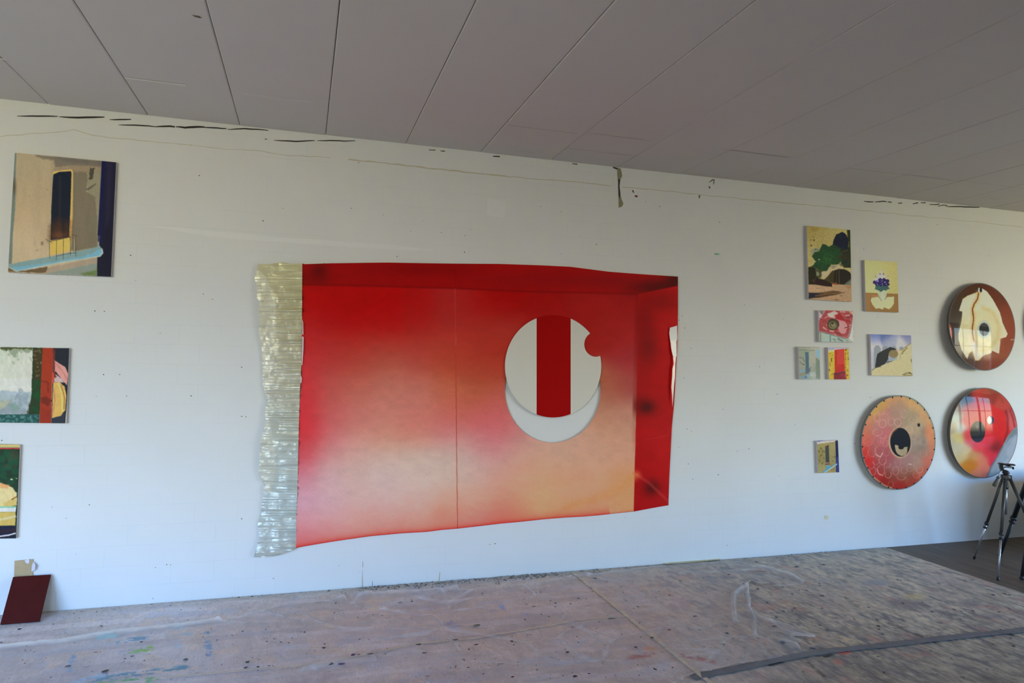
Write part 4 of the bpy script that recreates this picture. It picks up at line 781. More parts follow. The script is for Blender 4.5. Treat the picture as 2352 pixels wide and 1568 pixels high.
# 3. the small ones at the right
def art_tree(X, Y):
    A = Art(X, Y, (150,134,76), 1820, 500, 7.84, 80)
    A.field([(350,250,140,122,62),(700,280,150,136,78),(300,600,158,144,84),(550,430,152,138,78),(900,240,160,148,84)], 150); A.poly([(340,560),(500,540),(470,640),(340,660)], (122,126,104), 4, .8, 1); A.ell(400,200,60,30,(128,106,48),4,.5,1)
    A.poly([(980,215),(1045,220),(1058,900),(930,900),(900,850),(860,760),(1000,400)], (34,40,20), 2, 1, 1.2, .3); A.poly([(960,450),(1020,430),(1030,520),(990,540)], (92,92,46), 3, .8, 1)
    A.poly([(740,400),(790,300),(900,255),(960,290),(1010,380),(1000,560),(940,640),(880,660),(740,560),(720,520)], (14,20,34), 1, 1, 1.2, .4); A.poly([(540,470),(600,480),(650,520),(740,480),(880,560),(900,760),(800,860),(700,830),(620,960),(520,960),(420,900),(340,880),(420,790),(350,690),(400,620),(480,600)], (26,58,30), 1, 1, 1.4, .4)
    A.poly([(700,520),(860,560),(900,760),(860,860),(960,860),(1050,900),(1045,560)], (24,36,28), 4, .8, 1.5, .4); A.poly([(560,620),(760,640),(700,820),(560,800)], (32,76,36), 6, .7, 2, .3); A.blob(640,760,120,60,(38,82,34),.6); A.line([(880,660),(920,600),(1000,590)], 1.6, (104,62,26), 1, .8, .8); A.poly([(820,700),(1030,640),(1040,740),(900,760)], (48,36,18), 5, .7, 1)
    A.speck((400,560,760,880), 70, (18,46,26), .6, 2.2, .6, 31); A.speck((430,560,760,860), 50, (48,88,40), .5, 1.8, .5, 32); A.speck((760,300,1000,560), 40, (30,38,52), .5, 1.8, .5, 33); A.speck((780,640,1030,860), 40, (50,52,28), .5, 1.8, .6, 34); A.speck((320,1210,1050,1480), 36, (128,98,70), .5, 2.4, .45, 35); A.speck((430,900,620,1060), 26, (40,56,26), .5, 1.6, .7, 36); A.ell(480,752,16,10,(150,138,96),.5); A.ell(408,786,20,9,(166,150,104),.5); A.poly([(330,870),(360,800),(420,780),(380,850)], (158,146,96), 1, .8, .6)
    A.poly([(285,890),(340,880),(420,900),(430,1000),(480,1080),(410,1210),(290,1215)], (26,26,14), 1.2, 1, .8); A.poly([(425,900),(540,960),(540,1040),(500,1090),(430,1060)], (46,54,26), 2, .9, 1.2); A.ell(455,1010,26,40,(132,130,96),1.5,.8,1.4)
    A.poly([(520,980),(620,960),(720,850),(820,840),(900,890),(930,930),(700,960),(640,1050),(570,1110),(530,1060)], (168,152,112), 1.2, .95, 1); A.poly([(930,900),(1050,900),(1055,1000),(980,960)], (164,152,96), 1, .9, .8)
    A.poly([(720,850),(800,870),(740,920),(690,900)], (112,108,80), 2, .6, 1)
    A.ell(870,1070,200,150,(26,20,14),1,1,.5); A.poly([(570,1115),(640,1050),(720,950),(760,960),(740,1190),(600,1150)], (52,44,18), 1.5, .95, .6); A.poly([(410,1080),(560,1110),(720,1190),(712,1245),(560,1230),(340,1190),(340,1130)], (32,14,14), 1, 1, .5); A.poly([(340,1130),(420,1080),(400,1180)], (58,48,22), 2, .8)
    A.line([(795,950),(795,1185)], 1.3, (66,56,32), .6, .8); A.line([(838,920),(845,1195)], 2, (72,60,36), .7, .9); A.poly([(940,1190),(1055,1100),(1058,1225),(930,1215)], (94,100,82), 2, .9, .8)
    A.poly([(290,1200),(400,1200),(560,1235),(720,1245),(720,1195),(900,1200),(1060,1220),(1068,1515),(290,1470)], (158,128,92), 1, 1, .5); A.poly([(300,1210),(520,1235),(700,1250),(760,1300),(500,1330),(300,1330)], (168,138,104), 4, .8, 1); A.poly([(720,1170),(800,1170),(820,1205),(720,1200)], (136,62,30), 1.5, .9, .5); A.poly([(960,1225),(1060,1225),(1062,1270),(1000,1265)], (156,98,60), 3, .8, 1)
    A.poly([(295,1350),(480,1350),(720,1310),(950,1345),(760,1390),(480,1440),(300,1450)], (66,44,22), 1.5, .95, .8); A.poly([(295,1352),(400,1355),(560,1375),(420,1420),(295,1462)], (20,24,38), 1.5, .95, .6); A.line([(420,1400),(700,1360),(900,1350)], 2, (128,96,58), 1, .8, .6); A.line([(560,1350),(760,1315)], 2.4, (112,86,52), 1, .8, .6)
    A.ell(800,1475,36,6,(82,44,20),.7); A.ell(875,1405,22,6,(82,66,42),.6,.9,.5); A.ell(450,1268,30,5,(92,72,46),.7,.8,.6); A.ell(390,405,14,18,(70,66,30),.5); A.ell(330,400,20,10,(90,80,36),1,.7); A.ell(342,500,16,16,(64,60,34),.6,.9,.4); A.ell(378,350,12,9,(100,92,46),.6,.8)
    A.poly([(1056,900),(1068,1515),(1055,1515),(1044,900)], (140,104,70), .5, .4); A.grain(.08, .3, .3, 6); return A
G_S = 'small unframed canvases at the right'
stretched('canvas_painting', [(1853.3,518),(1953,528),(1956,693),(1857.2,687)], .024, 'upright painting of dark green trees over a dark arch and sandy ground', art_tree, G_S, .8)
def art_flowers(X, Y):
    A = Art(X, Y, (182,174,112), 1820, 500, 7.84, 120)
    A.field([(1350,800,176,168,110),(1850,900,168,160,94),(1400,1200,190,184,124),(1850,1200,172,164,98),(1600,900,180,172,110)], 180)
    A.poly([(1315,1348),(1905,1368),(1920,1715),(1325,1692)], (132,98,52), .6); A.poly([(1330,1355),(1420,1360),(1400,1690),(1325,1690)], (146,106,60), 4, .6); A.poly([(1420,1390),(1540,1380),(1560,1420),(1430,1425)], (158,112,72), 1, .8)
    A.poly([(1425,1440),(1540,1420),(1600,1500),(1680,1470),(1700,1430),(1830,1420),(1828,1540),(1790,1600),(1740,1650),(1650,1610),(1630,1650),(1560,1625),(1510,1640),(1440,1560),(1410,1490)], (204,196,134), .8, 1, .6)
    A.line([(1480,1550),(1620,1500),(1740,1560)], 1, (176,166,108), .8, .6, 1)
    A.poly([(1520,1310),(1710,1310),(1690,1420),(1660,1490),(1620,1500),(1580,1480),(1545,1400)], (166,176,136), .7); A.poly([(1600,1340),(1640,1340),(1650,1480),(1620,1495)], (196,200,168), 1.2, .8); A.line([(1546,1380),(1600,1490)], .9, (92,96,74), .6, .7)
    A.ell(1600,1130,135,55,(198,186,200),.8,.95,1.2); A.ell(1600,1045,75,45,(200,190,202),.8,.9,1.2); A.ell(1600,970,26,22,(186,178,170),.8,.8,.6); A.speck((1480,1000,1740,1090), 18, (172,156,150), 1, 2, .7, 3); A.ell(1578,1012,12,14,(92,88,72),.5); A.ell(1640,1012,14,14,(92,88,72),.5); A.ell(1497,1055,10,14,(112,108,80),.5,.8); A.ell(1725,1050,12,10,(140,132,104),.5,.8)
    A.poly([(1520,1180),(1700,1180),(1745,1270),(1690,1310),(1640,1300),(1600,1340),(1540,1300),(1485,1280)], (50,84,78), .7, 1, 1, .3); A.line([(1490,1282),(1580,1240)], 1.8, (56,92,92), .6); A.line([(1745,1280),(1650,1230)], 1.8, (46,72,82), .6)
    for (x, y, r) in ((1480,1160,32),(1520,1190,34),(1580,1120,36),(1560,1180,34),(1650,1120,36),(1620,1170,36),(1710,1140,34),(1700,1190,36),(1660,1200,30),(1590,1210,26),(1730,1200,22)): A.ell(x, y, r, r, random.choice([(34,24,78),(40,26,90),(30,24,66)]), .6, 1, .6, 0, .3)
    A.ell(1520,1140,22,16,(74,60,130),1,.9,.5)
    for (x, y) in ((1528,1198),(1618,1190),(1692,1198),(1540,1140),(1615,1135)): A.ell(x, y, 7, 7, (176,172,198), .4)
    A.grain(.03, .3, .3, 6); return A
stretched('canvas_painting', [(1985.6,597),(2060.4,601.6),(2064,717.4),(1989.2,714.5)], .024, 'yellow painting of a white vase with violet flowers on a brown table', art_flowers, G_S, .8)
def art_redabs(X, Y):
    A = Art(X, Y, (166,118,114), 1820, 690, 7.84, 140)
    A.poly([(480,170),(560,175),(530,270),(500,360),(478,380)], (176,160,168), 2, 1, 1); A.poly([(480,180),(560,180),(540,260),(510,240)], (92,96,84), 1.5, .9, 1)
    A.poly([(600,172),(1060,190),(1085,260),(1090,420),(1000,680),(700,600),(480,545),(480,370),(560,240)], (150,62,60), 1.5, 1, 1.2)
    g = np.random.default_rng(4)
    for _ in range(60):
        x = g.uniform(480, 1090); y = g.uniform(190, 660)
        if y > 560 + (x-480)*.2: continue
        a = g.uniform(-.9, .3); l = g.uniform(30, 80); c = [(186,132,128),(140,34,36),(120,30,36),(198,158,150),(112,48,46),(170,92,90)][g.integers(6)]
        A.line([(x, y), (x+l*math.cos(a), y-l*math.sin(a))], g.uniform(1.5, 4), c, 1, .75, .8)
    A.poly([(620,240),(760,190),(830,230),(800,300),(660,300)], (196,178,160), 1.5, .9, 1.5); A.poly([(760,260),(860,240),(900,330),(1000,360),(960,400),(860,370),(780,320)], (150,26,34), 1, .9, 1.2); A.poly([(830,340),(950,380),(1000,460),(950,600),(880,600),(820,500)], (198,136,132), 1.5, .9, 1.5); A.line([(950,490),(1000,480),(1000,440)], 2, (110,30,34), .8, .9, .6)
    A.ell(735,430,108,105,(56,46,30),1,1,1.2); A.ell(730,440,78,75,(112,104,66),1.2,1,1.2); A.ell(735,430,60,56,(62,56,34),1,.9,1); A.ell(740,440,44,42,(128,122,84),1.2,.9,1); A.ell(725,415,18,14,(24,22,16),.6)
    A.poly([(484,556),(620,600),(1000,690),(1100,750),(484,748)], (150,168,152), 1, 1, .8); A.line([(484,556),(620,596),(960,690)], 2, (98,116,104), 1, .9, .8); A.line([(505,570),(508,745)], 3, (104,116,98), 1, .8, 1); A.line([(685,610),(682,745)], 2.4, (92,118,104), .8, .9, .6); A.line([(830,690),(900,730)], 4, (92,104,96), 1.5, .8, 1.5); A.line([(740,690),(770,720)], 4, (112,128,116), 1.5, .8, 1.5); A.ell(538,640,14,22,(170,170,84),1,.8,1); A.ell(985,720,22,22,(120,132,122),1,.6,1)
    A.poly([(1085,300),(1105,750),(1010,690),(1060,540)], (188,200,182), 1.2, .95, .6); A.poly([(1010,190),(1085,190),(1090,260),(1040,220)], (186,176,136), 2, .8, 1); A.line([(1060,420),(1040,540),(1000,660)], 4, (150,120,112), 2, .8, 1); A.grain(.05, .4, .4, 3); return A
stretched('canvas_painting', [(1880,712),(1958.5,714),(1961,786),(1881.8,785)], .026, 'small pink and red abstract painting with a dark round knot', art_redabs, G_S, .7)
def art_greydoor(X, Y):
    A = Art(X, Y, (150,156,138), 1820, 690, 7.84, 160)
    A.poly([(105,828),(488,833),(488,850),(105,846)], (150,62,70), .6); A.poly([(105,845),(488,850),(430,885),(110,870)], (158,166,154), 1.5, .9)
    A.field([(200,950,128,138,118),(150,1100,138,140,120),(380,950,158,160,138),(380,1100,160,160,140),(460,1200,122,134,118),(200,1350,120,140,138),(380,1330,156,168,156)], 70, .8)
    A.line([(110,890),(400,900)], 1.4, (110,112,92), .8, .8, .5); A.poly([(430,880),(490,880),(495,1040),(425,1010)], (124,164,188), 1); A.poly([(425,1030),(495,1080),(500,1415),(430,1400),(420,1240)], (112,126,108), 1, .9)
    A.poly([(228,928),(292,926),(300,1210),(320,1280),(240,1310),(236,1150)], (72,98,108), .9, 1, .4); A.poly([(240,1200),(310,1220),(300,1320),(240,1330)], (84,100,112), 2, .8, 1)
    A.line([(120,1020),(190,1040),(215,1090)], 1.4, (82,84,66), .8, .9, .8); A.line([(130,1100),(190,1150)], 1.6, (90,92,72), .8, .8, 1); A.ell(200,935,14,10,(130,168,80),1,.8,.8); A.ell(140,950,10,14,(140,166,100),1,.6,.8); A.ell(205,1150,14,8,(56,54,46),.8,.9,.8)
    A.poly([(130,1320),(230,1290),(240,1330),(135,1375)], (136,126,92), 1, .9, .6); A.ell(165,1275,30,18,(108,152,180),1,.9,1.2); A.ell(220,1370,60,28,(104,140,152),1.5,.8,2); A.ell(240,1382,12,14,(44,70,100),.8,.9,.8); A.line([(320,1280),(430,1240),(440,1225)], 2, (136,132,104), 1, .8); A.ell(370,1330,50,40,(170,178,168),2,.6,1.5); A.line([(330,1200),(320,1270)], 3, (104,108,96), 1.2, .7, 1); A.grain(.06, .4, .4, 3); return A
stretched('canvas_painting', [(1833.6,796),(1882,796.6),(1884.2,871),(1836,871)], .026, 'small grey-green painting with a narrow blue-grey upright bar', art_greydoor, G_S, .7)
def art_reddoor(X, Y):
    A = Art(X, Y, (196,160,50), 1820, 690, 7.84, 180)
    A.poly([(640,842),(1012,848),(1010,868),(760,885),(640,890)], (146,148,176), 1, 1); A.poly([(760,862),(940,862),(940,875),(760,886)], (196,186,170), 1, .8); A.poly([(645,895),(760,890),(760,920),(650,930)], (206,196,150), 1.2, .8)
    A.poly([(760,888),(935,868),(945,1300),(765,1320)], (184,44,34), .7, 1, .3); A.poly([(806,890),(925,880),(935,1145),(806,1150)], (206,60,48), 2, .8, .5); A.poly([(765,900),(806,895),(806,1310),(765,1315)], (164,42,30), 2, .7); A.poly([(810,1150),(930,1145),(935,1290),(810,1300)], (172,36,28), 2.5, .8)
    A.poly([(750,1300),(960,1290),(975,1418),(750,1418)], (116,30,42), .8, 1, .6); A.poly([(850,1310),(950,1300),(940,1400),(880,1380)], (142,40,46), 2, .8, 1.5); A.line([(755,1325),(950,1285)], 2.4, (70,40,66), 1, .9, 1); A.ell(955,1360,12,40,(196,80,70),1,.8,.6)
    g = np.random.default_rng(6)
    for _ in range(46):
        s_ = g.random() < .5; x = g.uniform(660, 745) if s_ else g.uniform(950, 1010); y = g.uniform(930, 1400); A.ell(x, y, g.uniform(4, 9), g.uniform(5, 16), (70,52,22) if g.random() < .6 else (220,190,80), .7, .8, .6, g.uniform(-1, 1))
    A.ell(965,890,16,16,(52,46,20),.8,.9,.8); A.line([(705,1040),(708,1090)], 2, (50,36,16), .7, .9, .6); A.line([(960,930),(955,1250)], 1.2, (90,66,30), .8, .6, 1.2); A.grain(.06, .4, .2, 3); return A
stretched('canvas_painting', [(1901.8,797.3),(1949.2,798),(1951.3,871),(1904.2,871)], .026, 'small bright painting of a red door between yellow walls', art_reddoor, G_S, .7)
def art_bridge(X, Y):
    A = Art(X, Y, (172,176,178), 1820, 690, 7.84, 200)
    A.field([(1450,640,98,112,160),(1700,640,86,102,148),(2100,660,112,118,152),(1450,710,148,156,176),(2100,730,138,138,160),(1750,720,152,156,170),(1450,800,186,184,188),(2000,790,182,182,178),(1450,1000,170,174,178),(1450,1250,168,170,172)], 50, 1)
    for (x, y, w, h) in ((1530,810,62,400),(1675,820,60,300),(1830,822,50,200),(1960,830,42,200)):
        A.poly([(x-w, y+w*.8),(x-w*.6, y+8),(x, y-8),(x+w*.6, y+8),(x+w, y+w*.8),(x+w, y+h),(x-w, y+h)], (134,140,142), 1)
    A.poly([(1488,1218),(1510,1050),(1530,960),(1600,915),(1720,855),(1760,835),(1850,862),(1870,885),(1780,900),(1735,960),(1720,1060),(1690,1110),(1650,1160),(1560,1190)], (34,38,40), .8, 1, .5); A.poly([(1600,930),(1740,860),(1700,1000),(1640,1140),(1560,1150)], (46,44,40), 4, .6, 1)
    A.ell(1820,960,85,72,(128,112,72),1,1,.5); A.poly([(1720,1060),(1850,1040),(1880,1080),(1760,1110),(1700,1110)], (108,128,130), 1.5, .9, .8); A.line([(1740,1075),(1860,1060)], 1.6, (190,192,180), .8, .9, .5); A.poly([(1720,1090),(1850,1090),(1800,1140),(1680,1130)], (92,94,74), 2, .8, 1)
    A.poly([(1432,1270),(1480,1215),(1560,1190),(1660,1150),(1760,1110),(1880,1060),(1905,960),(1900,900),(1960,900),(2060,820),(2138,762),(2168,1362),(1430,1348)], (186,178,132), .9, 1, .7)
    A.field([(1500,1300,196,188,146),(1700,1250,180,172,122),(2050,1000,190,182,136),(1950,1150,186,176,126),(2080,1300,176,168,118)], 90, .0)
    A.line([(1960,890),(2050,830),(2130,770)], 2, (132,116,72), 1, .8, .8); A.line([(1970,960),(2000,910),(2060,860)], 3, (112,100,58), 1.2, .8, 1.2); A.ell(1915,890,26,22,(206,166,130),1,.9,1); A.line([(1440,1250),(1490,1215),(1570,1190)], 1.6, (60,54,36), .7, .9, .6)
    A.line([(2000,1320),(2100,1300),(2160,1330)], 2.4, (104,92,52), 1, .8, 1.5); A.ell(2110,1302,22,10,(56,52,36),.7,.9,.8); A.line([(1980,1340),(2150,1350)], 2.4, (120,106,60), 1, .8, 1.2); A.ell(2145,1080,10,34,(110,98,60),1,.8,1); A.line([(1950,960),(1945,1040)], 2, (140,128,84), 1, .6, 1); A.ell(1580,1190,12,6,(60,54,40),.7); A.grain(.04, .3, .3, 3); return A
stretched('canvas_painting', [(1999.2,767),(2092.4,770),(2096.2,863.7),(2002,862)], .024, 'painting of a dark rock arch before pale arcades and a sand slope', art_bridge, G_S, .75)
def art_smallbalc(X, Y):
    A = Art(X, Y, (142,134,82), 1850, 890, 6.27, 220)
    A.field([(230,850,146,138,84),(230,1000,132,124,72),(380,900,150,142,92),(380,1050,140,134,86),(230,1180,150,144,96)], 70); A.poly([(160,762),(440,755),(430,775),(170,812)], (190,186,180), .8); A.poly([(165,765),(300,758),(180,780)], (60,78,160), .7)
    A.poly([(430,765),(470,762),(487,1217),(440,1218),(440,1100)], (22,26,70), .6); A.poly([(438,1000),(480,1000),(487,1217),(445,1217)], (44,58,126), 1.5, .9)
    A.poly([(285,850),(335,828),(345,1075),(290,1075)], (58,62,62), .7, 1, .3); A.line([(285,850),(335,826)], 2, (104,64,42), .8, .9); A.poly([(290,1075),(350,1075),(355,1115),(300,1110)], (140,100,86), 1, .9, .8); A.line([(285,1105),(350,1100)], 1.2, (60,34,34), .6, .9, .6)
    A.poly([(235,1222),(300,1165),(300,1120),(345,1115),(350,1140),(440,1090),(455,1110),(330,1190),(280,1225)], (82,150,176), .8, 1, .4); A.line([(280,1218),(370,1160),(455,1098)], 1.6, (206,206,196), .6, .9); A.speck((185,850,280,1100), 18, (96,90,48), 1, 2.5, .7, 3); A.speck((350,800,430,1200), 8, (110,92,56), 1, 2, .7, 4); A.grain(.06, .4, .4, 3); return A
stretched('canvas_painting', [(1876.5,1012.5),(1924.6,1010.4),(1927.6,1084.2),(1879.6,1086.4)], .022, 'smallest painting of a balcony door beside a blue strip, hanging lowest', art_smallbalc, G_S, .7)

# ------------------------------------------------------------------ round domed works
def tondo(name, c, r, depth, dome, label, art, mat, rim_mat, tilt=0, nails=0, bulge_rim=.02):
    """lens-shaped disc hanging flat on the wall; c = centre on wall (x, z)"""
    y_off = 2*r*math.sin(math.radians(max(0, -tilt))); nr, na = 110, 288; rr = np.concatenate([[0], np.linspace(.004, 1, nr)]); th = np.linspace(0, 2*math.pi, na, endpoint=False)
    R_, T_ = np.meshgrid(rr[1:], th, indexing='ij')
    yy = -(depth + dome*(1-R_**2)); y0 = -.004 - y_off
    P = np.stack([c[0] + r*R_*np.cos(T_), y0 + yy, c[1] + r*R_*np.sin(T_)], -1).reshape(-1, 3)
    ct = np.array([[c[0], y0-depth-dome, c[1]]]); P = np.concatenate([P, ct])
    def tl(P):
        a = math.radians(tilt); q = P - np.array([c[0], y0, c[1]-r]); 
        return np.stack([q[:, 0], q[:, 1]*math.cos(a) - q[:, 2]*math.sin(a), q[:, 1]*math.sin(a) + q[:, 2]*math.cos(a)], 1) + np.array([c[0], y0, c[1]-r])
    P = tl(P)
    X, Y = to_px(P); root = empty(name, (c[0], y0, c[1]-r), label, 'painting', 'round domed paintings')
    i = np.arange(nr-1)[:, None]*na; j = np.arange(na)[None]; j2 = (j+1) % na
    Fq = np.stack([(i+j), (i+j2), (i+na+j2), (i+na+j)], -1).reshape(-1, 4)
    Fc = [tuple(q) for q in Fq.tolist()] + [(len(P)-1, (k+1) % na, k) for k in range(na)]
    mesh_obj('painted_face', P, Fc, mat, root, colors=art(X, Y).out(), smooth=True)
    mb = MB(); prof = [(r*.0, .0), (r-.035, 0.0), (r-.012, -depth*.35), (r+.001, -depth*.8), (r+.002, -depth-.0005), (r-.003, -depth-.0015), (r-.012, -depth+.001)]
    mb.lathe((c[0], y0, c[1]), (0, 1, 0), prof, 128)
    mb.V = [tuple(v) for v in tl(np.array(mb.V))]
    mb.build('rim', rim_mat, root, True)
    if nails:
        for k in range(nails):
            t = 2*math.pi*(k+.3)/nails; q = tl(np.array([[c[0]+(r-.010)*math.cos(t), y0-depth-.0035, c[1]+(r-.010)*math.sin(t)]]))[0]
            mb = MB(); mb.lathe(q, (0, -1, 0), [(0.0, .0035), (.0045, .0025), (.007, 0), (.007, -.004)], 10); mb.build('nail', M_GAP, root, True)
    return root
def art_egg(X, Y):
    A = Art(X, Y, (92,40,20), 2150, 630, 6.535, 300)
    A.field([(250,400,62,42,26),(300,650,48,38,30),(600,160,66,36,18),(900,300,96,40,16),(1050,600,118,48,22),(1100,900,126,54,28),(1000,1100,140,70,42),(800,1300,118,50,28),(500,1350,66,40,28),(200,800,44,32,28),(950,250,84,36,14)], 130)
    A.blob(850,1220,200,60,(150,92,60),.5)
    A.poly([(185,760),(215,755),(245,860),(240,960),(200,940)], (176,76,30), 1, 1, .6)
    A.poly([(345,545),(400,370),(470,320),(570,285),(640,262),(690,210),(760,250),(850,370),(960,570),(1000,730),(1075,890),(1055,940),(965,965),(960,1080),(945,1190),(840,1145),(830,1180),(720,1215),(640,1290),(590,1290),(550,1150),(500,1180),(470,1270),(380,1130),(340,980),(335,890),(380,700),(395,560)], (204,196,162), .8, 1, .5)
    A.field([(450,600,208,204,174),(500,800,200,194,150),(400,950,192,184,128),(450,1100,196,186,122),(700,550,200,194,150),(900,500,212,206,188),(850,700,204,192,140),(900,900,196,182,108),(980,800,214,208,190),(700,1100,200,188,124),(700,1220,206,206,190),(560,330,206,196,160),(740,300,200,196,170)], 70, 0)
    A.ell(745,820,235,320,(200,190,136),7,.7,1,-.15); A.line([(700,500),(850,560),(940,750),(930,950),(800,1120),(640,1150)], 5, (190,172,100), 6, .7, 1); A.ell(430,880,80,200,(196,186,120),8,.6,1)
    A.poly([(300,200),(345,545),(335,980),(470,1270),(520,1160)], (0,0,0), 1, 0)
    s = [(640,270),(620,370),(575,440),(545,520),(560,620),(562,700),(545,800),(550,900),(562,970),(575,1010)]
    A.line(s, 9, (204,160,86), 5, .8, .5); A.line(s, 2.6, (96,44,18), .9, 1, .6); A.line([(570,1020),(560,1080),(600,1150),(620,1260)], 8, (204,200,196), 3, .6)  # last pale streak is a window's reflection painted in
    A.line([(400,370),(560,290),(650,262)], 2, (206,166,84), 2, .6); A.line([(470,1200),(540,1140),(590,1290),(660,1270)], 3, (206,170,90), 3, .6)
    A.ell(722,825,98,130,(150,170,158),4,.85,0,-.1); A.ell(722,825,73,97,(12,14,24),1,1,0,-.1); A.ell(698,878,8,8,(92,100,112),.6,.8)
    A.ell(645,235,18,34,(206,200,180),.5); A.ell(672,234,20,36,(10,10,10),.6); A.poly([(620,200),(636,205),(628,268),(618,262)], (34,22,14), .5, .8); A.line([(1125,980),(1165,978)], 2, (180,160,140), .7, .9)  # hole painted on: pale wall showing through, black shade inside it
    A.grain(.04, .1, .1, 3); return A
def art_redeye(X, Y):
    A = Art(X, Y, (190,30,28), 2150, 870, 6.27, 320)
    A.field([(220,700,168,160,128),(300,550,170,188,170),(350,700,186,196,186),(330,850,196,186,120),(300,1000,186,186,160),(380,1130,190,180,140),(430,1000,194,186,150),(350,330,116,100,86),(420,250,70,34,24),(480,450,190,44,36),(560,180,170,34,24),(700,160,160,34,22),(800,200,140,40,26),
             (560,500,188,36,28),(700,500,196,26,24),(900,600,200,20,22),(900,800,196,18,22),(700,850,206,28,34),(500,900,204,80,84),(600,960,206,56,72),(760,1060,196,40,60),(850,1150,196,44,72),(1100,600,190,60,62),(1150,500,150,40,44),(1000,300,176,60,50),(950,700,200,18,20),(300,450,140,140,120),(200,900,180,176,140),(650,1150,196,120,96),(500,1230,176,110,30),(440,1240,182,124,44),(600,1350,196,124,96),(700,1350,194,110,100),(540,1120,184,140,90),(400,450,176,100,90),(450,600,196,60,66),(470,800,200,52,60)], 48)
    A.blob(430,250,80,110,(30,18,14),.9); A.blob(860,990,80,70,(112,10,20),.95); A.blob(900,940,60,80,(130,14,22),.6)
    A.line([(760,150),(870,200),(960,330)], 5, (128,58,30), 4, .7); A.line([(1000,460),(1035,560),(1030,750),(980,900)], 4, (110,20,24), 3, .8); A.poly([(1040,440),(1100,480),(1150,640),(1150,700),(1060,760),(1045,560)], (190,84,84), 4, .8); A.line([(1065,460),(1110,580),(1130,690)], 3, (120,24,34), 2, .8)
    A.poly([(1170,680),(1300,640),(1300,1500),(740,1500),(725,1415),(790,1260),(870,1130),(960,960),(1040,810),(1100,740)], (130,150,166), 1.2); A.poly([(1300,700),(1165,800),(1100,880),(960,1130),(880,1340),(1020,1250),(1120,1080)], (150,164,184), 4, .8); A.poly([(1100,740),(1160,700),(1165,790),(1060,860),(980,960),(1040,820)], (96,116,120), 3, .8); A.line([(740,1400),(800,1250),(890,1110),(960,970)], 3, (70,80,92), 3, .7); A.line([(900,1380),(960,1180),(1000,1120)], 8, (112,150,176), 5, .6)
    A.ell(600,760,108,152,(10,9,10),.9,1,0,.02); A.blob(592,690,18,30,(150,140,130),.8)  # pale spot in the pupil is a painted highlight
    A.ell(790,595,42,60,(24,22,56),.8); A.ell(768,594,33,58,(206,206,206),.8)  # hole painted on, its dark side being the shade within
    A.grain(.04, .1, .1, 3); return A
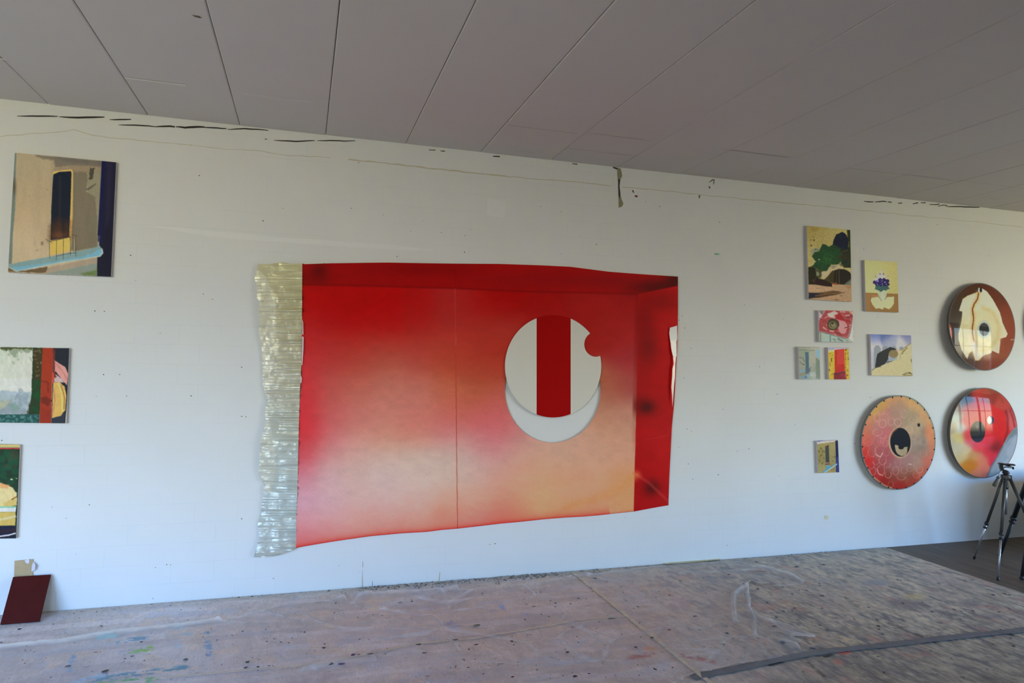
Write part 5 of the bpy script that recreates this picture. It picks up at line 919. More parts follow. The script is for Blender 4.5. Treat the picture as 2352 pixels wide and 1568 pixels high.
def art_net(X, Y):
    A = Art(X, Y, (176,120,104), 1850, 890, 6.27, 340)
    A.field([(1300,150,190,140,92),(1050,260,184,144,78),(940,320,186,150,82),(900,450,192,132,84),(860,600,190,112,84),(840,760,196,96,82),(850,950,196,56,48),(900,1100,196,44,44),(1000,1250,184,48,50),(1150,1380,150,36,32),(1350,1430,156,42,38),(1550,1360,160,66,52),(1700,1230,180,96,80),(1800,1050,190,106,90),(1840,850,196,122,92),(1820,650,196,130,92),(1740,400,190,148,104),(1600,250,188,152,104),(1500,180,190,148,96),
             (1150,400,176,122,110),(1000,550,180,122,112),(1100,700,180,104,104),(1000,900,170,92,92),(1150,1000,164,88,92),(1300,400,160,128,112),(1500,400,154,140,112),(1600,550,166,150,120),(1650,800,150,138,124),(1700,900,148,124,112),(1600,1100,164,136,124),(1450,1100,160,124,122),(1300,1150,158,110,108),(1250,1280,142,70,60),(1450,1250,142,92,76),(1350,250,164,134,112),(1050,1150,158,76,76)], 62)
    g = np.random.default_rng(9); c = (204,150,140)
    for (x, y, rx, ry) in ((1090,350,42,40),(1030,430,45,60),(1150,420,45,45),(1110,520,52,55),(1235,490,46,52),(1330,500,50,55),(1040,640,70,50),(1120,690,45,45),(900,780,60,60),(1030,770,55,75),(1150,800,40,50),(860,930,40,75),(960,920,55,75),(1060,920,60,75),(1165,930,45,55),(1110,1050,52,60),(1020,1060,40,50),(950,1120,40,50),(1085,1190,55,70),(1180,1110,45,40),(970,1200,40,70),(1190,1250,45,50),(1300,1200,45,60),(1420,1190,45,45),(1510,1150,55,60),(1330,1090,45,45),(1420,380,50,55),(1550,450,60,60),(1500,600,50,50),(1700,780,50,50),(1640,1180,50,50),(1380,1290,60,40),(1230,1390,40,40),(1700,950,50,55),(1600,1250,50,50),(1560,700,40,50)):
        t = np.linspace(g.uniform(-2, 0), g.uniform(2.5, 5), 12); A.line(list(zip(x+rx*np.cos(t), y+ry*np.sin(t))), g.uniform(.9, 1.6), c, .7, g.uniform(.45, .85), .5)
    A.line([(1030,1170),(1060,1240),(1115,1265)], 1.6, (222,170,156), .6, .9); A.line([(1020,960),(1080,1000),(1110,940)], 1.6, (226,186,176), .6, .9); A.line([(1490,1100),(1530,1105)], 1.6, (226,196,186), .6, .9)
    A.line([(1690,600),(1710,850),(1640,880)], 10, (124,122,114), 7, .5); A.line([(790,640),(782,760),(800,920),(860,1100),(960,1270),(1130,1400),(1250,1450)], 2.6, (178,160,120), 1, .8); A.line([(830,500),(900,370),(1030,220),(1200,130),(1400,115)], 3, (150,140,70), 1.4, .8); A.line([(1400,118),(1560,180),(1700,300),(1800,470),(1850,650),(1858,900)], 2.2, (140,138,96), 1, .7)
    A.ell(1362,790,165,225,(190,164,128),1.4,.9,0,-.06); A.ell(1368,785,147,208,(14,20,30),1,1,0,-.06); A.poly([(1285,830),(1300,820),(1340,835),(1345,870),(1380,888),(1410,880),(1420,855),(1470,850),(1465,930),(1440,975),(1380,985),(1320,950),(1290,890)], (164,152,122), 1, 1, .4); A.ell(1375,860,36,28,(14,18,26),1); A.poly([(1250,820),(1285,830),(1300,920),(1330,960),(1280,940)], (16,22,32), 1, 1); A.line([(1230,700),(1260,640),(1320,590)], 3, (176,96,64), 1.2, .6)
    A.ell(1632,537,19,25,(8,14,22),.7); A.grain(.05, .12, .12, 3); return A  # dark dot paints the shade inside a small hole
M_RIM_N = plain('grey_green_disc_rim', (.17, .17, .16), .5, var=.2, scale=20)
def disc_from_px(l, r_, t, b, off):
    """centre and radius of the front edge, which stands off the wall by off"""
    L = on_wall(l, (t+b)/2, off); R2 = on_wall(r_, (t+b)/2, off); T = on_wall((l+r_)/2, t, off); Bm = on_wall((l+r_)/2, b, off)
    return ((L[0]+R2[0])/2, (T[2]+Bm[2])/2), (R2[0]-L[0])/4 + (T[2]-Bm[2])/4
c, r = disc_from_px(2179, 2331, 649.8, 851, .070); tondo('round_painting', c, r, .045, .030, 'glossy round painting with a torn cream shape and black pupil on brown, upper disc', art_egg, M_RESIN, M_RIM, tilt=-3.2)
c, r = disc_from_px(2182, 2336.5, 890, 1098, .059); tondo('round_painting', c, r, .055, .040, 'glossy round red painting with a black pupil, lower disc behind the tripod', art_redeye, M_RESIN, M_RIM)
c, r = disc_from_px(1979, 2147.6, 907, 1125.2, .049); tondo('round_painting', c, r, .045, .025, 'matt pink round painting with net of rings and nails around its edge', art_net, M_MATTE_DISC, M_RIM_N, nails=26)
cc = on_wall(2350.3, 742); rr_ = .415
def art_plain(X, Y): return Art(X, Y, (110,84,60))
tondo('round_painting', (cc[0]+rr_+.01, cc[2]), rr_, .045, .03, 'round brown-edged painting just showing at the right edge of the photo', art_plain, M_RESIN, plain('brown_disc_rim', (.22,.15,.10), .5))

# ------------------------------------------------------------------ the big unstretched red canvas
BIG = empty('unstretched_painting', tuple(on_wall(1100, 1215)*np.array([1, 0, 1])), 'huge red unstretched painting with a striped round cut-out and silvery strip at its left', 'painting')
TOP = [(693.5,604.5),(700,606.5),(760,604.5),(850,603.2),(890,602.8),(960,604),(1040,605.2),(1150,606),(1240,609),(1310,612.5),(1345,617),(1400,624),(1480,630),(1557,635)]
BOT = [(679.5,1258),(700,1254),(760,1244),(790,1239.5),(850,1231),(920,1224.5),(980,1221),(1015,1216.5),(1050,1213.6),(1100,1208),(1150,1202),(1190,1198.5),(1250,1192),(1300,1188),(1340,1186),(1380,1182.5),(1420,1178),(1456,1174.3),(1500,1166),(1535,1160)]
LEF = [(693.5,604.5),(693.5,700),(693,800),(692,880),(688,930),(686,980),(684,1040),(682,1120),(680.5,1200),(679.5,1258)]
RIG = [(1557,635),(1557,700),(1556.5,760),(1554,820),(1551,880),(1548,930),(1543,980),(1540,1040),(1537,1100),(1535,1160)]
def along(poly, n, axis):
    p = np.array(poly, float); t = (p[:, axis]-p[0, axis])/(p[-1, axis]-p[0, axis]); s = np.linspace(0, 1, n)
    return np.stack([np.interp(s, t, p[:, 0]), np.interp(s, t, p[:, 1])], 1)
CR = [(1250,700,130,6,4),(1350,700,130,14,11),(1440,700,128,12,11),(1250,760,140,24,18),(1400,760,135,20,13),(1440,760,140,22,22),(1440,820,140,34,36),(1400,880,150,82,55),(1440,880,148,62,58),(1400,940,165,112,88),(1400,990,180,134,105),(700,700,155,0,0),(700,740,160,25,25),(700,790,165,30,30),(700,830,180,45,50),(700,880,185,45,50),(700,920,190,50,55),(700,960,195,45,55),(700,1000,195,50,55),(700,1040,195,75,85),(700,1080,195,110,125),(700,1120,195,145,160),(700,1160,195,155,175),(700,1200,200,138,148),(700,1240,208,110,116),(760,700,150,0,0),(760,740,150,10,10),(760,790,160,35,30),(760,830,165,50,45),(760,880,170,75,65),(760,920,178,85,78),(760,960,185,90,88),(760,1000,192,105,108),(760,1040,194,140,140),(760,1080,192,155,155),(760,1120,193,160,165),(760,1160,194,160,170),(760,1200,203,145,148),(760,1235,212,120,115),(820,700,145,0,0),(820,740,155,5,5),(820,790,160,40,32),(820,830,162,62,50),(820,880,172,85,70),(820,920,180,105,92),(820,960,185,110,100),(820,1000,192,125,115),(820,1040,194,155,145),(820,1080,193,165,158),(820,1120,194,165,160),(820,1160,196,163,162),(820,1200,208,142,135),(880,700,150,0,0),(880,740,155,12,10),(880,790,158,48,38),(880,830,162,75,58),(880,880,172,98,80),(880,920,180,112,98),(880,960,186,118,105),(880,1000,192,132,112),(880,1040,192,162,148),(880,1080,193,172,165),(880,1120,194,170,168),(880,1160,196,165,162),(880,1200,210,132,122),(960,700,145,8,8),(960,740,150,25,20),(960,790,155,45,36),(960,830,162,68,54),(960,880,172,95,78),(960,920,180,112,98),(960,960,188,108,95),(960,1000,192,125,110),(960,1040,190,165,150),(960,1080,192,172,162),(960,1120,194,170,162),(960,1160,200,162,155),(960,1195,212,132,118),(1030,700,140,25,22),(1030,740,145,35,28),(1030,790,160,50,38),(1030,830,162,62,40),(1030,880,172,90,66),(1030,920,182,100,80),(1030,960,190,98,90),(1030,1000,192,118,118),(1030,1040,188,165,152),(1030,1080,190,170,158),(1030,1120,192,170,158),(1030,1160,205,140,115),(1030,1195,210,126,110),(1060,700,145,25,22),(1060,750,150,35,28),(1060,800,155,45,32),(1060,850,158,62,42),(1060,900,165,85,55),(1060,950,180,92,80),(1060,990,188,110,108),(1060,1030,184,155,145),(1060,1080,188,168,158),(1060,1120,190,160,148),(1060,1150,205,145,125),(1060,1190,205,125,115),(1100,700,140,8,5),(1100,750,145,38,28),(1100,800,152,42,30),(1100,850,156,58,38),(1100,900,162,80,52),(1100,950,185,90,85),(1100,990,190,95,100),(1100,1030,186,130,130),(1100,1080,188,158,150),(1100,1120,192,155,140),(1100,1150,200,138,115),(1100,1190,208,125,115),(1150,700,135,0,0),(1150,750,142,40,30),(1150,800,150,38,25),(1150,850,155,55,38),(1150,900,165,80,62),(1150,950,188,92,92),(1150,990,188,95,98),(1150,1030,186,125,125),(1150,1080,188,148,140),(1150,1120,196,145,125),(1150,1150,205,125,105),(1150,1190,210,100,88),(1200,980,180,115,110),(1200,1030,184,140,130),(1200,1080,192,145,125),(1200,1120,200,148,118),(1200,1150,206,140,110),(1200,1180,212,120,95),(1240,1040,185,148,128),(1240,1080,195,148,118),(1240,1120,205,152,115),(1240,1160,212,155,110),(1300,1030,184,146,125),(1300,1065,185,148,125),(1300,1095,192,142,110),(1300,1120,196,142,112),(1300,1150,202,148,115),(1300,1175,212,130,90),(1370,1030,184,142,120),(1370,1065,188,146,122),(1370,1095,192,144,112),(1370,1120,195,145,115),(1370,1150,204,135,100),(1440,960,170,118,100),(1440,1000,178,135,110),(1440,1040,188,140,115),(1440,1070,190,145,118),(1440,1100,202,130,80),(1440,1130,200,140,95),(1440,1155,202,138,98)]
def art_big(X, Y):
    A = Art(X, Y, (150,60,55), 0, 0, 1, 400)
    wx = X + 18*(fbm(X*.012, Y*.02, 401, 4)-.5); wy = Y + 18*(fbm(X*.012, Y*.02, 402, 4)-.5)
    A.C = rbf(wx, wy, CR, 27, 1e-5)/255
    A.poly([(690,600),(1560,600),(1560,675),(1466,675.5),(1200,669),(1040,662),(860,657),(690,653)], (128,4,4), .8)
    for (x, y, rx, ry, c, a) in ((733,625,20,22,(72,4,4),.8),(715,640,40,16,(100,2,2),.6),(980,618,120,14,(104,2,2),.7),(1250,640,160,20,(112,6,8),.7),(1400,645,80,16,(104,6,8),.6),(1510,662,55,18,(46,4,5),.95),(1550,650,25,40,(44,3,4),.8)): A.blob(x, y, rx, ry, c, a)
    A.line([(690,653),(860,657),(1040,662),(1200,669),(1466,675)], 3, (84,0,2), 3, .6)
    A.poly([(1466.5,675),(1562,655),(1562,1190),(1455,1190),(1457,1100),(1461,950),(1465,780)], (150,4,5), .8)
    A.field([(0,0,150,4,5)], 10, 0)
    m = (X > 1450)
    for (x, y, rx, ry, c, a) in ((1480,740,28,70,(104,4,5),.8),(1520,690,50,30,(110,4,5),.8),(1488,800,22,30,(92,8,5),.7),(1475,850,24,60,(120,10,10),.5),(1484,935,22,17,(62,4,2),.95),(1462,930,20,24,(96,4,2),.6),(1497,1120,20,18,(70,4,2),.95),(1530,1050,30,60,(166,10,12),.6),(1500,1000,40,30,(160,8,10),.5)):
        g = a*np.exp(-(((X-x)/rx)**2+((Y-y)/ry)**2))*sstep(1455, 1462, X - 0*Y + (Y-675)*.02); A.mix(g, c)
    A.line([(1456,1086),(1490,1108),(1534,1150)], 5, (178,70,70), 4, .5); A.line([(1480,1010),(1535,1000)], 1.5, (176,60,60), 1.5, .4)  # diagonal streak is a satin sheen painted into the band
    # sprayed red fringe at the bottom edge, seam between the two lengths
    bp = np.array(BOT); yb = np.interp(X, bp[:, 0], bp[:, 1]); f = np.exp(-np.clip(yb-Y, 0, 99)/7.0)*.8*(X < 1400); A.mix(f, (206,48,40)); f = np.exp(-np.clip(yb-Y, 0, 99)/2.0)*.5*(X < 1456); A.mix(f, (150,30,30))
    A.line([(1045.5,662),(1045.5,740),(1047.5,900),(1049,1050),(1051,1214)], 1.7, (150,52,34), .7, .85); A.line([(1046,606),(1046,662)], 1.2, (96,2,2), .8, .5); A.line([(1046.4,738),(1047,795)], .6, (190,100,88), .5, .5)
    A.line([(1300,1165),(1380,1142),(1425,1120),(1462,1090)], 16, (204,130,78), 10, .6)
    A.grain(.035, .05, .09, 3); A.grain(.02, .5, .5, 4); return A
def big_canvas():
    nu, nv = 520, 384
    T = along(TOP, nu, 0); B = along(BOT, nu, 0); L = along(LEF, nv, 1); R2 = along(RIG, nv, 1)
    u = np.linspace(0, 1, nu)[:, None, None]; v = np.linspace(0, 1, nv)[None, :, None]
    S = (1-v)*T[:, None] + v*B[:, None] + (1-u)*L[None] + u*R2[None] - ((1-u)*(1-v)*T[0] + u*(1-v)*T[-1] + u*v*B[-1] + (1-u)*v*B[0])
    X = S[..., 0].ravel(); Y = S[..., 1].ravel()
    # the round opening through which the wall shows
    cx, cy, rx, ry = 1269.5, 896, 110.0, 120.0
    k = np.sqrt(((X-cx)/rx)**2 + ((Y-cy)/ry)**2); Fc = grid_faces(nu, nv)
    off = .006 + .010*fbm(X*.006, Y*.008, 411, 3) + .004*np.sin(Y*.02+X*.004)
    # rim of the opening and the free bottom edge stand off a little
    off += .006*np.exp(-((k-1)/.15)**2)*(Y > cy-20) + .008*sstep(1120, 1250, Y)
    fcx = k[Fc].mean(1); keep = fcx > 1; Fk = Fc[keep]
    cnt = np.bincount(Fc.ravel(), minlength=len(X)); ck = np.bincount(Fk.ravel(), minlength=len(X))
    bd = (ck > 0) & (ck < cnt) & (k < 1.06)
    ang = np.arctan2((Y-cy)/ry, (X-cx)/rx); X = np.where(bd, cx+rx*np.cos(ang), X); Y = np.where(bd, cy+ry*np.sin(ang), Y)
    off = np.minimum(off, np.where(k < 1.35, .0205, 1)); off = np.where(bd, np.maximum(off, .010), off)
    r = ray(X, Y); t = (-off - CAM[1])/r[:, 1]; P = CAM + r*t[:, None]
    used = np.unique(Fk); mp = -np.ones(len(P), int); mp[used] = np.arange(len(used))
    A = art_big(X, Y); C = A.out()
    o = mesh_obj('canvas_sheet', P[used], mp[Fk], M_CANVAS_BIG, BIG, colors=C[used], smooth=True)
    s = o.modifiers.new('thickness', 'SOLIDIFY'); s.thickness = .0018; s.offset = 0
big_canvas()
def flat_piece(name, polys, mats, off, th, parent, curve=None):
    mb = MB()
    for pts, m in polys:
        pts = [np.array(p, float) for p in pts]
        mb.prism([on_wall(p[0], p[1], off + (curve(p[0], p[1]) if curve else 0)) for p in pts], (0, th, 0), m)
    return mb.build(name, mats, parent)
def arc(cx, cy, rx, ry, a0, a1, n=40): return [(cx+rx*math.cos(math.radians(a0+(a1-a0)*k/n)), cy+ry*math.sin(math.radians(a0+(a1-a0)*k/n))) for k in range(n+1)]
# cut-out disc: white | red stripe | white with a round bite
M_DW = plain('cream_disc_paint', (.76, .72, .64), .6, var=.03, scale=3); M_DR = plain('deep_red_paint', (.42, .001, .001), .6, var=.06, scale=4, spec=.08)
dcx, dcy, drx, dry = 1270.5, 841, 110.5, 117.5
aL = math.degrees(math.acos((1232.5-dcx)/drx)); aR = math.degrees(math.acos((1310.8-dcx)/drx))
left = arc(dcx, dcy, drx, dry, aL, 360-aL, 70); mid = arc(dcx, dcy, drx, dry, 360-aL, 360-aR, 24) + arc(dcx, dcy, drx, dry, aR, aL, 24)
bite = arc(1368.5, 790.5, 26.5, 28.5, 244, 70, 30)
a1 = math.degrees(math.atan2((766.5-dcy)/dry, (1353.5-dcx)/drx)); a2 = math.degrees(math.atan2((817-dcy)/dry, (1378-dcx)/drx))
bite[0] = (1354, 766.5); bite[-1] = (1378, 817)
right = arc(dcx, dcy, drx, dry, -aR, a1, 24) + bite[1:-1] + arc(dcx, dcy, drx, dry, a2, aR, 50)
disc = flat_piece('cut_out_disc', [(left, 0), (mid, 1), (right, 0)], [M_DW, M_DR], .025, .003, BIG)
disc['label'] = 'round cut-out with a red stripe between two cream fields'
# silvery crinkled strip at the left
def strip_mat():
    m, nt, b = new_mat('crinkled_silvery_foil')
    at = N(nt, 'ShaderNodeVertexColor', layer_name='Col'); tc = N(nt, 'ShaderNodeTexCoord'); mp = N(nt, 'ShaderNodeMapping'); mp.inputs['Scale'].default_value = (5, 1, 60)
    nt.links.new(tc.outputs['Object'], mp.inputs[0]); n1 = N(nt, 'ShaderNodeTexNoise', Scale=1.2, Detail=4.0); nt.links.new(mp.outputs[0], n1.inputs['Vector'])
    bp = N(nt, 'ShaderNodeBump', Strength=.6, Distance=.006); nt.links.new(n1.outputs['Fac'], bp.inputs['Height']); nt.links.new(bp.outputs[0], b.inputs['Normal'])
    nt.links.new(at.outputs['Color'], b.inputs['Base Color']); b.inputs['Roughness'].default_value = .32; b.inputs['Metallic'].default_value = .25; b.inputs['Specular IOR Level'].default_value = .7
    return m
def strip():
    sx, sy = 560, 580; k = 2.178
    Lp = [(75,55),(52,130),(68,165),(65,225),(78,243),(75,290),(80,340),(72,385),(88,450),(92,540),(95,660),(118,745),(103,800),(110,850),(85,930),(80,1000),(74,1110),(99,1158),(95,1230),(82,1310),(70,1360),(78,1410),(68,1460),(50,1522)]
    Lp = [(a/k+sx, b/k+sy) for a, b in Lp]; L = np.array(Lp)
    Rp = np.array([(693.5,604),(692.5,740),(691,840),(688,900),(686,960),(684,1040),(682,1130),(680,1200),(679.5,1259)])
    nv = 620; nu = 80
    s = np.linspace(0, 1, nv); LY = L[0, 1] + s*(L[-1, 1]-L[0, 1]); LX = np.interp(LY, L[:, 1], L[:, 0]); RY = 604 + s*(1259-604); RX = np.interp(RY, Rp[:, 1], Rp[:, 0]) + 1.0
    u = np.linspace(0, 1, nu)[:, None]
    X = LX[None]*(1-u) + RX[None]*u; Y = LY[None]*(1-u) + RY[None]*u
    # the lower edge is straight to the left then rises to the red sheet
    low = sstep(.93, 1, s)[None]; Y = Y + low*8*np.sin(np.pi*np.clip(u, 0, 1))**1.0*(u < 1)
    Y = Y + (1-sstep(0, .02, s))[None]*1.5*np.sin(u*9)
    Xr, Yr = X.ravel(), Y.ravel(); U = np.broadcast_to(u, X.shape).ravel(); Sv = np.broadcast_to(s[None], X.shape).ravel()
    cr = (vnoise(Yr*.16, Xr*.006, 500) - .5)*.010 + (vnoise(Yr*.42, Xr*.015, 501)-.5)*.007*(.35+U) + (fbm(Xr*.05, Yr*.05, 502, 3)-.5)*.012
    rip = np.clip(vnoise(Yr*.22, Xr*.004, 503)-.62, 0, 1)*.05*np.clip(U*1.6-.5, 0, 1)
    off = np.clip(.018 + cr + rip + .008*(1-U)*np.sin(Yr*.02), .004, .06)
    r = ray(Xr, Yr); t = (-off - CAM[1])/r[:, 1]; P = CAM + r*t[:, None]
    A = Art(Xr, Yr, (172,170,140), sx, sy, k, 510)
    A.field([(120,80,168,164,126),(230,80,158,154,108),(120,300,172,170,142),(230,300,156,152,112),(120,500,176,176,158),(230,500,160,158,126),(120,650,176,182,172),(230,650,162,164,142),(110,850,180,192,188),(200,850,170,178,166),(110,1050,178,198,202),(220,1050,172,188,190),(110,1300,176,200,212),(220,1300,168,190,200),(110,1450,172,192,202),(220,1450,158,176,186)], 90)
    inner = [(75,90),(110,120),(150,210),(160,260),(158,350),(150,430),(135,470),(140,540),(120,740),(125,830),(155,960),(158,1080),(140,1200)] 
    ix = np.interp(A.Y, [p[1] for p in inner], [p[0] for p in inner]); A.mix(.35*(1-sstep(-4, 4, A.X-ix))*(A.Y < 1200)*(A.Y > 90), (206,208,192))
    n = vnoise(Yr*.45, Xr*.01, 520); A.mix(.30*sstep(.68, .9, n)*np.clip(U*1.5-.2, .2, 1), (222,222,198)); n2 = vnoise(Yr*.5+31, Xr*.012, 521); A.mix(.25*sstep(.65, .9, n2), (128,130,112))
    A.line([(68,243),(100,243)], 1, (96,92,70), .6, .8); A.line([(118,735),(112,755)], 1.2, (60,60,52), .6, .8); A.line([(90,1150),(104,1162)], 1, (70,76,76), .6, .8)
    A.line([(68,1470),(52,1520),(205,1508),(262,1478)], 1.4, (132,148,150), .8, .8)
    C = A.out(.80)
    o = mesh_obj('crinkled_strip', P, grid_faces(nu, nv)[:, ::-1], strip_mat(), BIG, colors=C, smooth=True); o['label'] = 'crinkled silvery strip with a ragged left edge'
strip()
M_BARE_GLARE = plain('bare_foil_glare', (.90, .88, .88), .18, var=.02, coat=.6); M_PINKF = plain('pinkish_bare_foil', (.80, .62, .62), .3, var=.1, coat=.5); M_LILAC = plain('lilac_grey_foil', (.62, .56, .60), .3, var=.25, scale=40, coat=.5)
def q6(pts): return [(x/4.127+1120, y/4.127+680) for x, y in pts]
torn = flat_piece('torn_edge_glare', [(q6([(1728,298),(1760,290),(1796,278),(1797,400),(1790,432),(1736,444),(1728,400),(1722,350)]), 0), (q6([(1736,446),(1790,432),(1790,570),(1758,572),(1745,520),(1738,480)]), 2),
     (q6([(1758,574),(1786,570),(1780,640),(1776,770),(1768,840),(1753,1050),(1748,940),(1742,860),(1750,760),(1752,690),(1764,640)]), 1)], [M_BARE_GLARE, M_PINKF, M_LILAC], .026, .001, BIG)  # curled torn edge; the window it reflects is painted in as white
torn['label'] = 'white torn patch at the right edge, a window reflection put into its colour'
sl = flat_piece('bare_edge_sliver', [([(694.6,733),(696.4,740),(697,768),(693.8,768)], 0), ([(694,772),(697.6,774),(697.2,800),(694.6,838),(692.4,838)], 0), ([(690.5,860),(693.5,868),(692.5,878),(690,880)], 0)], [M_PINKF], .028, .001, BIG)
sl['label'] = 'pale pink sliver along the left edge'

# ------------------------------------------------------------------ board and cardboard leaning at the left
M_BRD = plain('dark_oxblood_panel', (.075, .009, .007), .6, var=.18, scale=9, bump=.05, spec=.1); M_CARD = plain('brown_cardboard', (.50, .36, .19), .8, var=.1, scale=25); M_TP = plain('white_paper_tape', (.72, .68, .78), .6)
def lean():
    bl = on_floor(2.5, 1437.5, .001); br = on_floor(91.5, 1431, .001)
    tl = on_wall(29.3, 1323.6, .012); tr = on_wall(116.5, 1317.5, .012)
    yb = (bl[1]+br[1])/2; zt = (tl[2]+tr[2])/2
    x0 = (bl[0]+tl[0])/2; x1 = (br[0]+tr[0])/2
    f = lambda x, s: np.array([x, yb*(1-s) + -.022*s, .012*(1-s) + zt*s])
    n = np.cross(f(1, 0)-f(0, 0), f(0, 1)-f(0, 0)); n /= np.linalg.norm(n)
    if n[1] < 0: n = -n
    mb = MB(); mb.prism([f(x0, 0), f(x1, 0), f(x1, 1), f(x0, 1)], n*.010)
    o = mb.build('panel', M_BRD, None, bevel=.0015); tag(o, 'dark red-brown rectangular panel leaning against the wall at the lower left', 'panel')
    # cardboard behind it, standing on the floor against the wall
    P = lambda x, y, o_: on_wall(x, y, o_)
    a = P(33.5, 1287.7, .006); b_ = P(76.3, 1284.0, .006)
    e = empty('cardboard_piece', (a[0]/2+b_[0]/2, -.006, .008), 'tan cardboard offcut standing behind the dark panel with white tape on it', 'cardboard')
    mb = MB(); mb.prism([(a[0], -.006, .008), (b_[0], -.006, .008), tuple(b_), tuple(a)], (0, .004, 0)); mb.build('card', M_CARD, e)
    q4 = lambda pts: [(x/6.815, y/6.815+1240) for x, y in pts]
    flat_piece('paper_tape', [(q4([(385,318),(455,296),(462,330),(455,362),(425,368),(400,350)]), 0)], [M_TP], .009, .001, e)
    mb = MB(); pts = q4([(522,335),(548,380),(556,420),(545,465),(512,495),(490,480),(500,400)])
    V = []; n_ = len(pts)
    for i, p in enumerate(pts): V.append(on_wall(p[0], p[1], .010 + (.012 if i in (1, 2, 3) else 0)))
    mb.prism(V, (0, .001, 0)); mb.build('curled_paper_tape', M_TP, e)
lean()

# ------------------------------------------------------------------ tripods
M_TG = plain('dark_grey_anodised_tube', (.075, .072, .066), .4, metal=.4, var=.1, scale=40); M_TS = plain('satin_aluminium_tube', (.50, .50, .52), .32, metal=.85, var=.05, scale=40)
M_BK = plain('black_plastic', (.012, .012, .014), .45, var=.2, scale=60); M_GRIP = plain('olive_rubber_grip', (.10, .095, .075), .7, var=.2, scale=60, bump=.3)
def leg(parent, top, foot, r, f1, matU, matL, label=None, r2=.62, collars=True):
    top = np.array(top, float); foot = np.array(foot, float); d = foot-top; Ln = np.linalg.norm(d); d /= Ln
    mb = MB(); mb.tube(top, top+d*Ln*f1, r, r*.96); lg = mb.build('leg', matU, parent, True)
    lg_w = WLOC[lg.name]
    if matL is not None:
        mb = MB(); mb.tube(top+d*(Ln*f1-.01), foot-d*.022, r*r2, r*r2*.92); mb.build('lower_tube', matL, lg, True)
        mb = MB(); mb.lathe(top+d*Ln*f1, d, [(r*.9, -.018), (r*1.35, -.014), (r*1.38, .006), (r*1.0, .010)], 20); mb.build('clamp_collar', M_BK, lg, True)
        mb = MB(); mb.lathe(top+d*(Ln*f1+.030), d, [(r*r2, -.006), (r*1.25, -.004), (r*1.25, .010), (r*r2, .013)], 20); mb.build('clamp_collar', M_BK, lg, True)
    mb = MB(); mb.lathe(foot-d*.026, d, [(r*.70, 0), (r*.85, .006), (r*.95, .018), (r*.7, .0255), (0.0, .026)], 18); mb.build('rubber_foot', M_BK, lg, True)
    return lg
FA = on_floor(2237, 1283, .006); FB = on_floor(2292, 1333, .006)
def third(A, B, k):
    A, B = np.array(A), np.array(B); m = (A+B)/2; d = B-A; n = np.array([-d[1], d[0], 0]); 
    if n[0] < 0: n = -n
    return m + n*k
FC = third(FA, FB, .74); FC[2] = .006
cen = (FA+FB+FC)/3; ax, ay = cen[0]-.022, cen[1]
zt = .752
T1 = empty('tripod', (ax, ay, 0), 'grey and silver camera tripod in front of the lower round painting', 'tripod')
for ft in (FA, FB, FC):
    d = ft-cen; d[2] = 0; d /= np.linalg.norm(d)
    leg(T1, (ax+d[0]*.024, ay+d[1]*.024, zt-.012), ft, .0118, .56, M_TG, M_TS)
mb = MB(); mb.lathe((ax, ay, zt), (0, 0, 1), [(0, -.06), (.018, -.058), (.020, -.03), (.031, -.022), (.034, -.008), (.028, .008), (.016, .012), (.014, .02)], 28)
for ft in (FA, FB, FC):
    d = ft-cen; d[2] = 0; d /= np.linalg.norm(d); mb.box((ax+d[0]*.024, ay+d[1]*.024, zt-.008), (.014, .014, .014), 0, np.array([[d[0], -d[1], 0], [d[1], d[0], 0], [0, 0, 1]]))
mb.build('shoulder', M_TG, T1, bevel=.003)
mb = MB(); mb.tube((ax, ay, zt-.05), (ax, ay, zt-.30), .0105); mb.build('centre_column', M_TS, T1, True)
mb = MB(); mb.lathe((ax, ay, zt-.085), (0, 0, 1), [(0, -.02), (.016, -.018), (.019, 0), (.016, .016), (.012, .02)], 20); mb.build('column_lock', M_BK, T1, True)
# pan head: base disc, tilting C-bracket, plate, locking screw, handle with grip.  built across the view (right = r, up = z)
rv = np.array([math.cos(.62), -math.sin(.62), 0]); 
def hp(a, z, dpt=0): return np.array([ax, ay, zt]) + rv*(a*.85-.006) + np.array([-rv[1], rv[0], 0])*dpt + np.array([0, 0, z*.76])
Rm = np.array([[rv[0], -rv[1], 0], [rv[1], rv[0], 0], [0, 0, 1]])
mb = MB(); mb.lathe((ax, ay, zt), (0, 0, 1), [(.011, .010), (.020, .016), (.026, .024), (.021, .034), (.012, .042), (.0, .044)], 28); mb.build('pan_base', M_BK, T1, True)
mb = MB(); C0 = []
prof = [(.020, .046), (-.018, .050), (-.044, .066), (-.052, .090), (-.054, .128), (-.046, .142), (-.030, .142), (-.024, .128), (-.022, .096), (-.014, .076), (.018, .068)]
mb.prism([hp(a*.82, z*.86, -.016) for a, z in prof], hp(0, 0, .032)-hp(0, 0, 0)); mb.build('tilt_bracket', M_BK, T1, bevel=.002)
mb = MB(); mb.box(hp(.012, .118), (.052, .024, .005), 0, Rm); mb.box(hp(-.03, .120), (.012, .024, .007), 0, Rm); mb.build('camera_plate', M_BK, T1, bevel=.0015)
mb = MB(); mb.lathe(hp(.030, .100), (0, 0, 1), [(0, -.004), (.022, -.003), (.022, .001), (.010, .005), (.005, .014)], 18); mb.build('plate_screw', M_BK, T1, True)
mb = MB(); mb.tube(hp(-.03, .086), hp(.062, .085), .0032); mb.lathe(hp(.062, .084), rv, [(0, -.004), (.010, -.003), (.011, .003), (.004, .008), (0, .009)], 14); mb.build('locking_screw', M_BK, T1, True)
h0 = hp(-.034, .070, -.006); h1 = hp(-.062, -.022, -.02); h2 = hp(-.100, -.11, -.035)
mb = MB(); mb.tube(h0, h1, .0035); hd = mb.build('pan_handle', M_TS, T1, True)
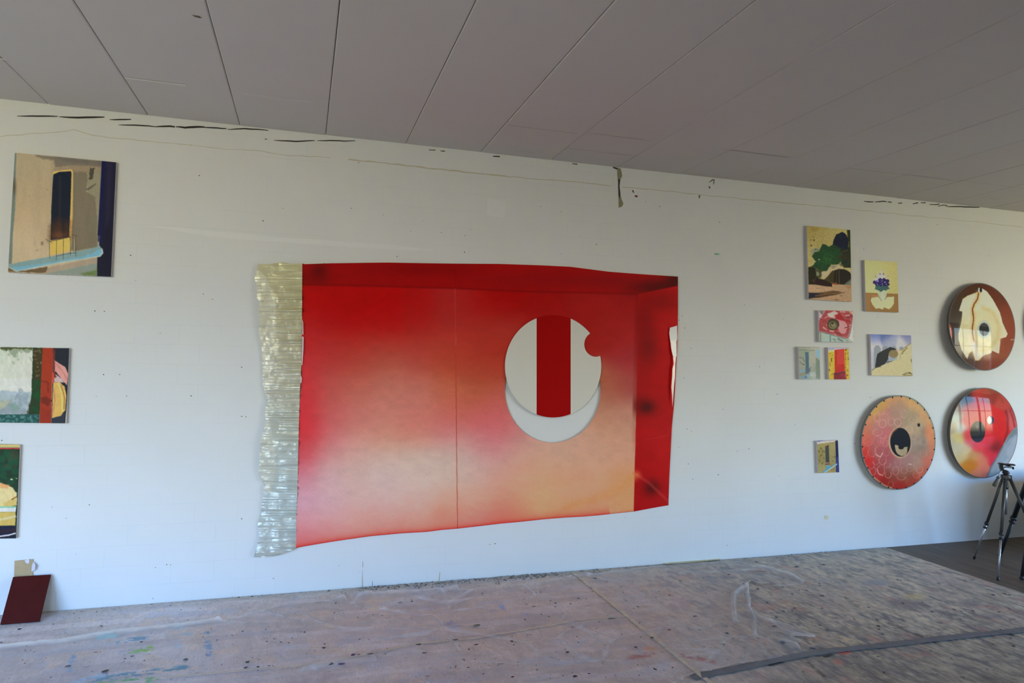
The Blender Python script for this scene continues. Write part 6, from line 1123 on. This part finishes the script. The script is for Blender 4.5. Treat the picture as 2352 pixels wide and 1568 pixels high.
dd = (h2-h1); Lh = np.linalg.norm(dd); mb = MB(); mb.lathe(h1, dd, [(0, -.012), (.011, -.010), (.012, .002), (.0085, .008), (.011, Lh*.4), (.0145, Lh*.8), (.013, Lh*.97), (0, Lh)], 18); mb.build('handle_grip', M_GRIP, hd, True)

# black stand at the right edge: only two of its legs reach into the photo
SA = on_floor(2296, 1277, .006); SB = on_floor(2347, 1331, .006); SC = third(SA, SB, .866); SC[2] = .006
c2 = (SA+SB+SC)/3
T2 = empty('black_stand', (c2[0], c2[1], 0), 'black three-legged stand cut by the right edge beside the tripod', 'stand')
zs = .88
def stand_leg(ft, r):
    d = ft-c2; d[2] = 0; d /= np.linalg.norm(d); top = np.array([c2[0]+d[0]*.05, c2[1]+d[1]*.05, zs])
    l = leg(T2, top, ft, r, .60, M_BK, M_BK, r2=.74); return l
for ft in (SA, SB, SC): stand_leg(ft, .019)
mb = MB(); mb.lathe((c2[0], c2[1], zs), (0, 0, 1), [(0, -.08), (.03, -.078), (.035, -.03), (.07, -.01), (.07, .02), (.03, .03), (.025, .25), (0, .25)], 28); mb.build('hub', M_BK, T2, True)

# ------------------------------------------------------------------ low cabinet just outside the photo at the right: its shadow falls on the wall behind the tripod
M_CAB = plain('grey_painted_cabinet', (.30, .29, .28), .6); CX, CY = 7.2, -.65
CAB = empty('low_cabinet', (CX, CY, 0), 'low grey cabinet standing just outside the photo beyond the black stand', 'cabinet')
mb = MB(); mb.box((CX, CY, .33), (1.05, .26, .29)); mb.build('body', M_CAB, CAB, bevel=.004)
mb = MB(); mb.box((CX, CY, .635), (1.07, .28, .015)); mb.build('top', M_CAB, CAB, bevel=.003)
for k in (-1, 0, 1):
    mb = MB(); mb.box((CX+k*.69, CY-.272, .34), (.335, .011, .26)); dr = mb.build('door', M_CAB, CAB, bevel=.002)
    mb = MB(); mb.box((CX+k*.69+.26, CY-.295, .42), (.008, .012, .07)); mb.build('handle', M_TS, dr, bevel=.002)
for sx in (-1, 1):
    for sy in (-1, 1):
        mb = MB(); mb.tube((CX+sx*.97, CY+sy*.18, .04), (CX+sx*.97, CY+sy*.18, 0.0005), .02, .016); mb.build('leg', M_BK, CAB, True)
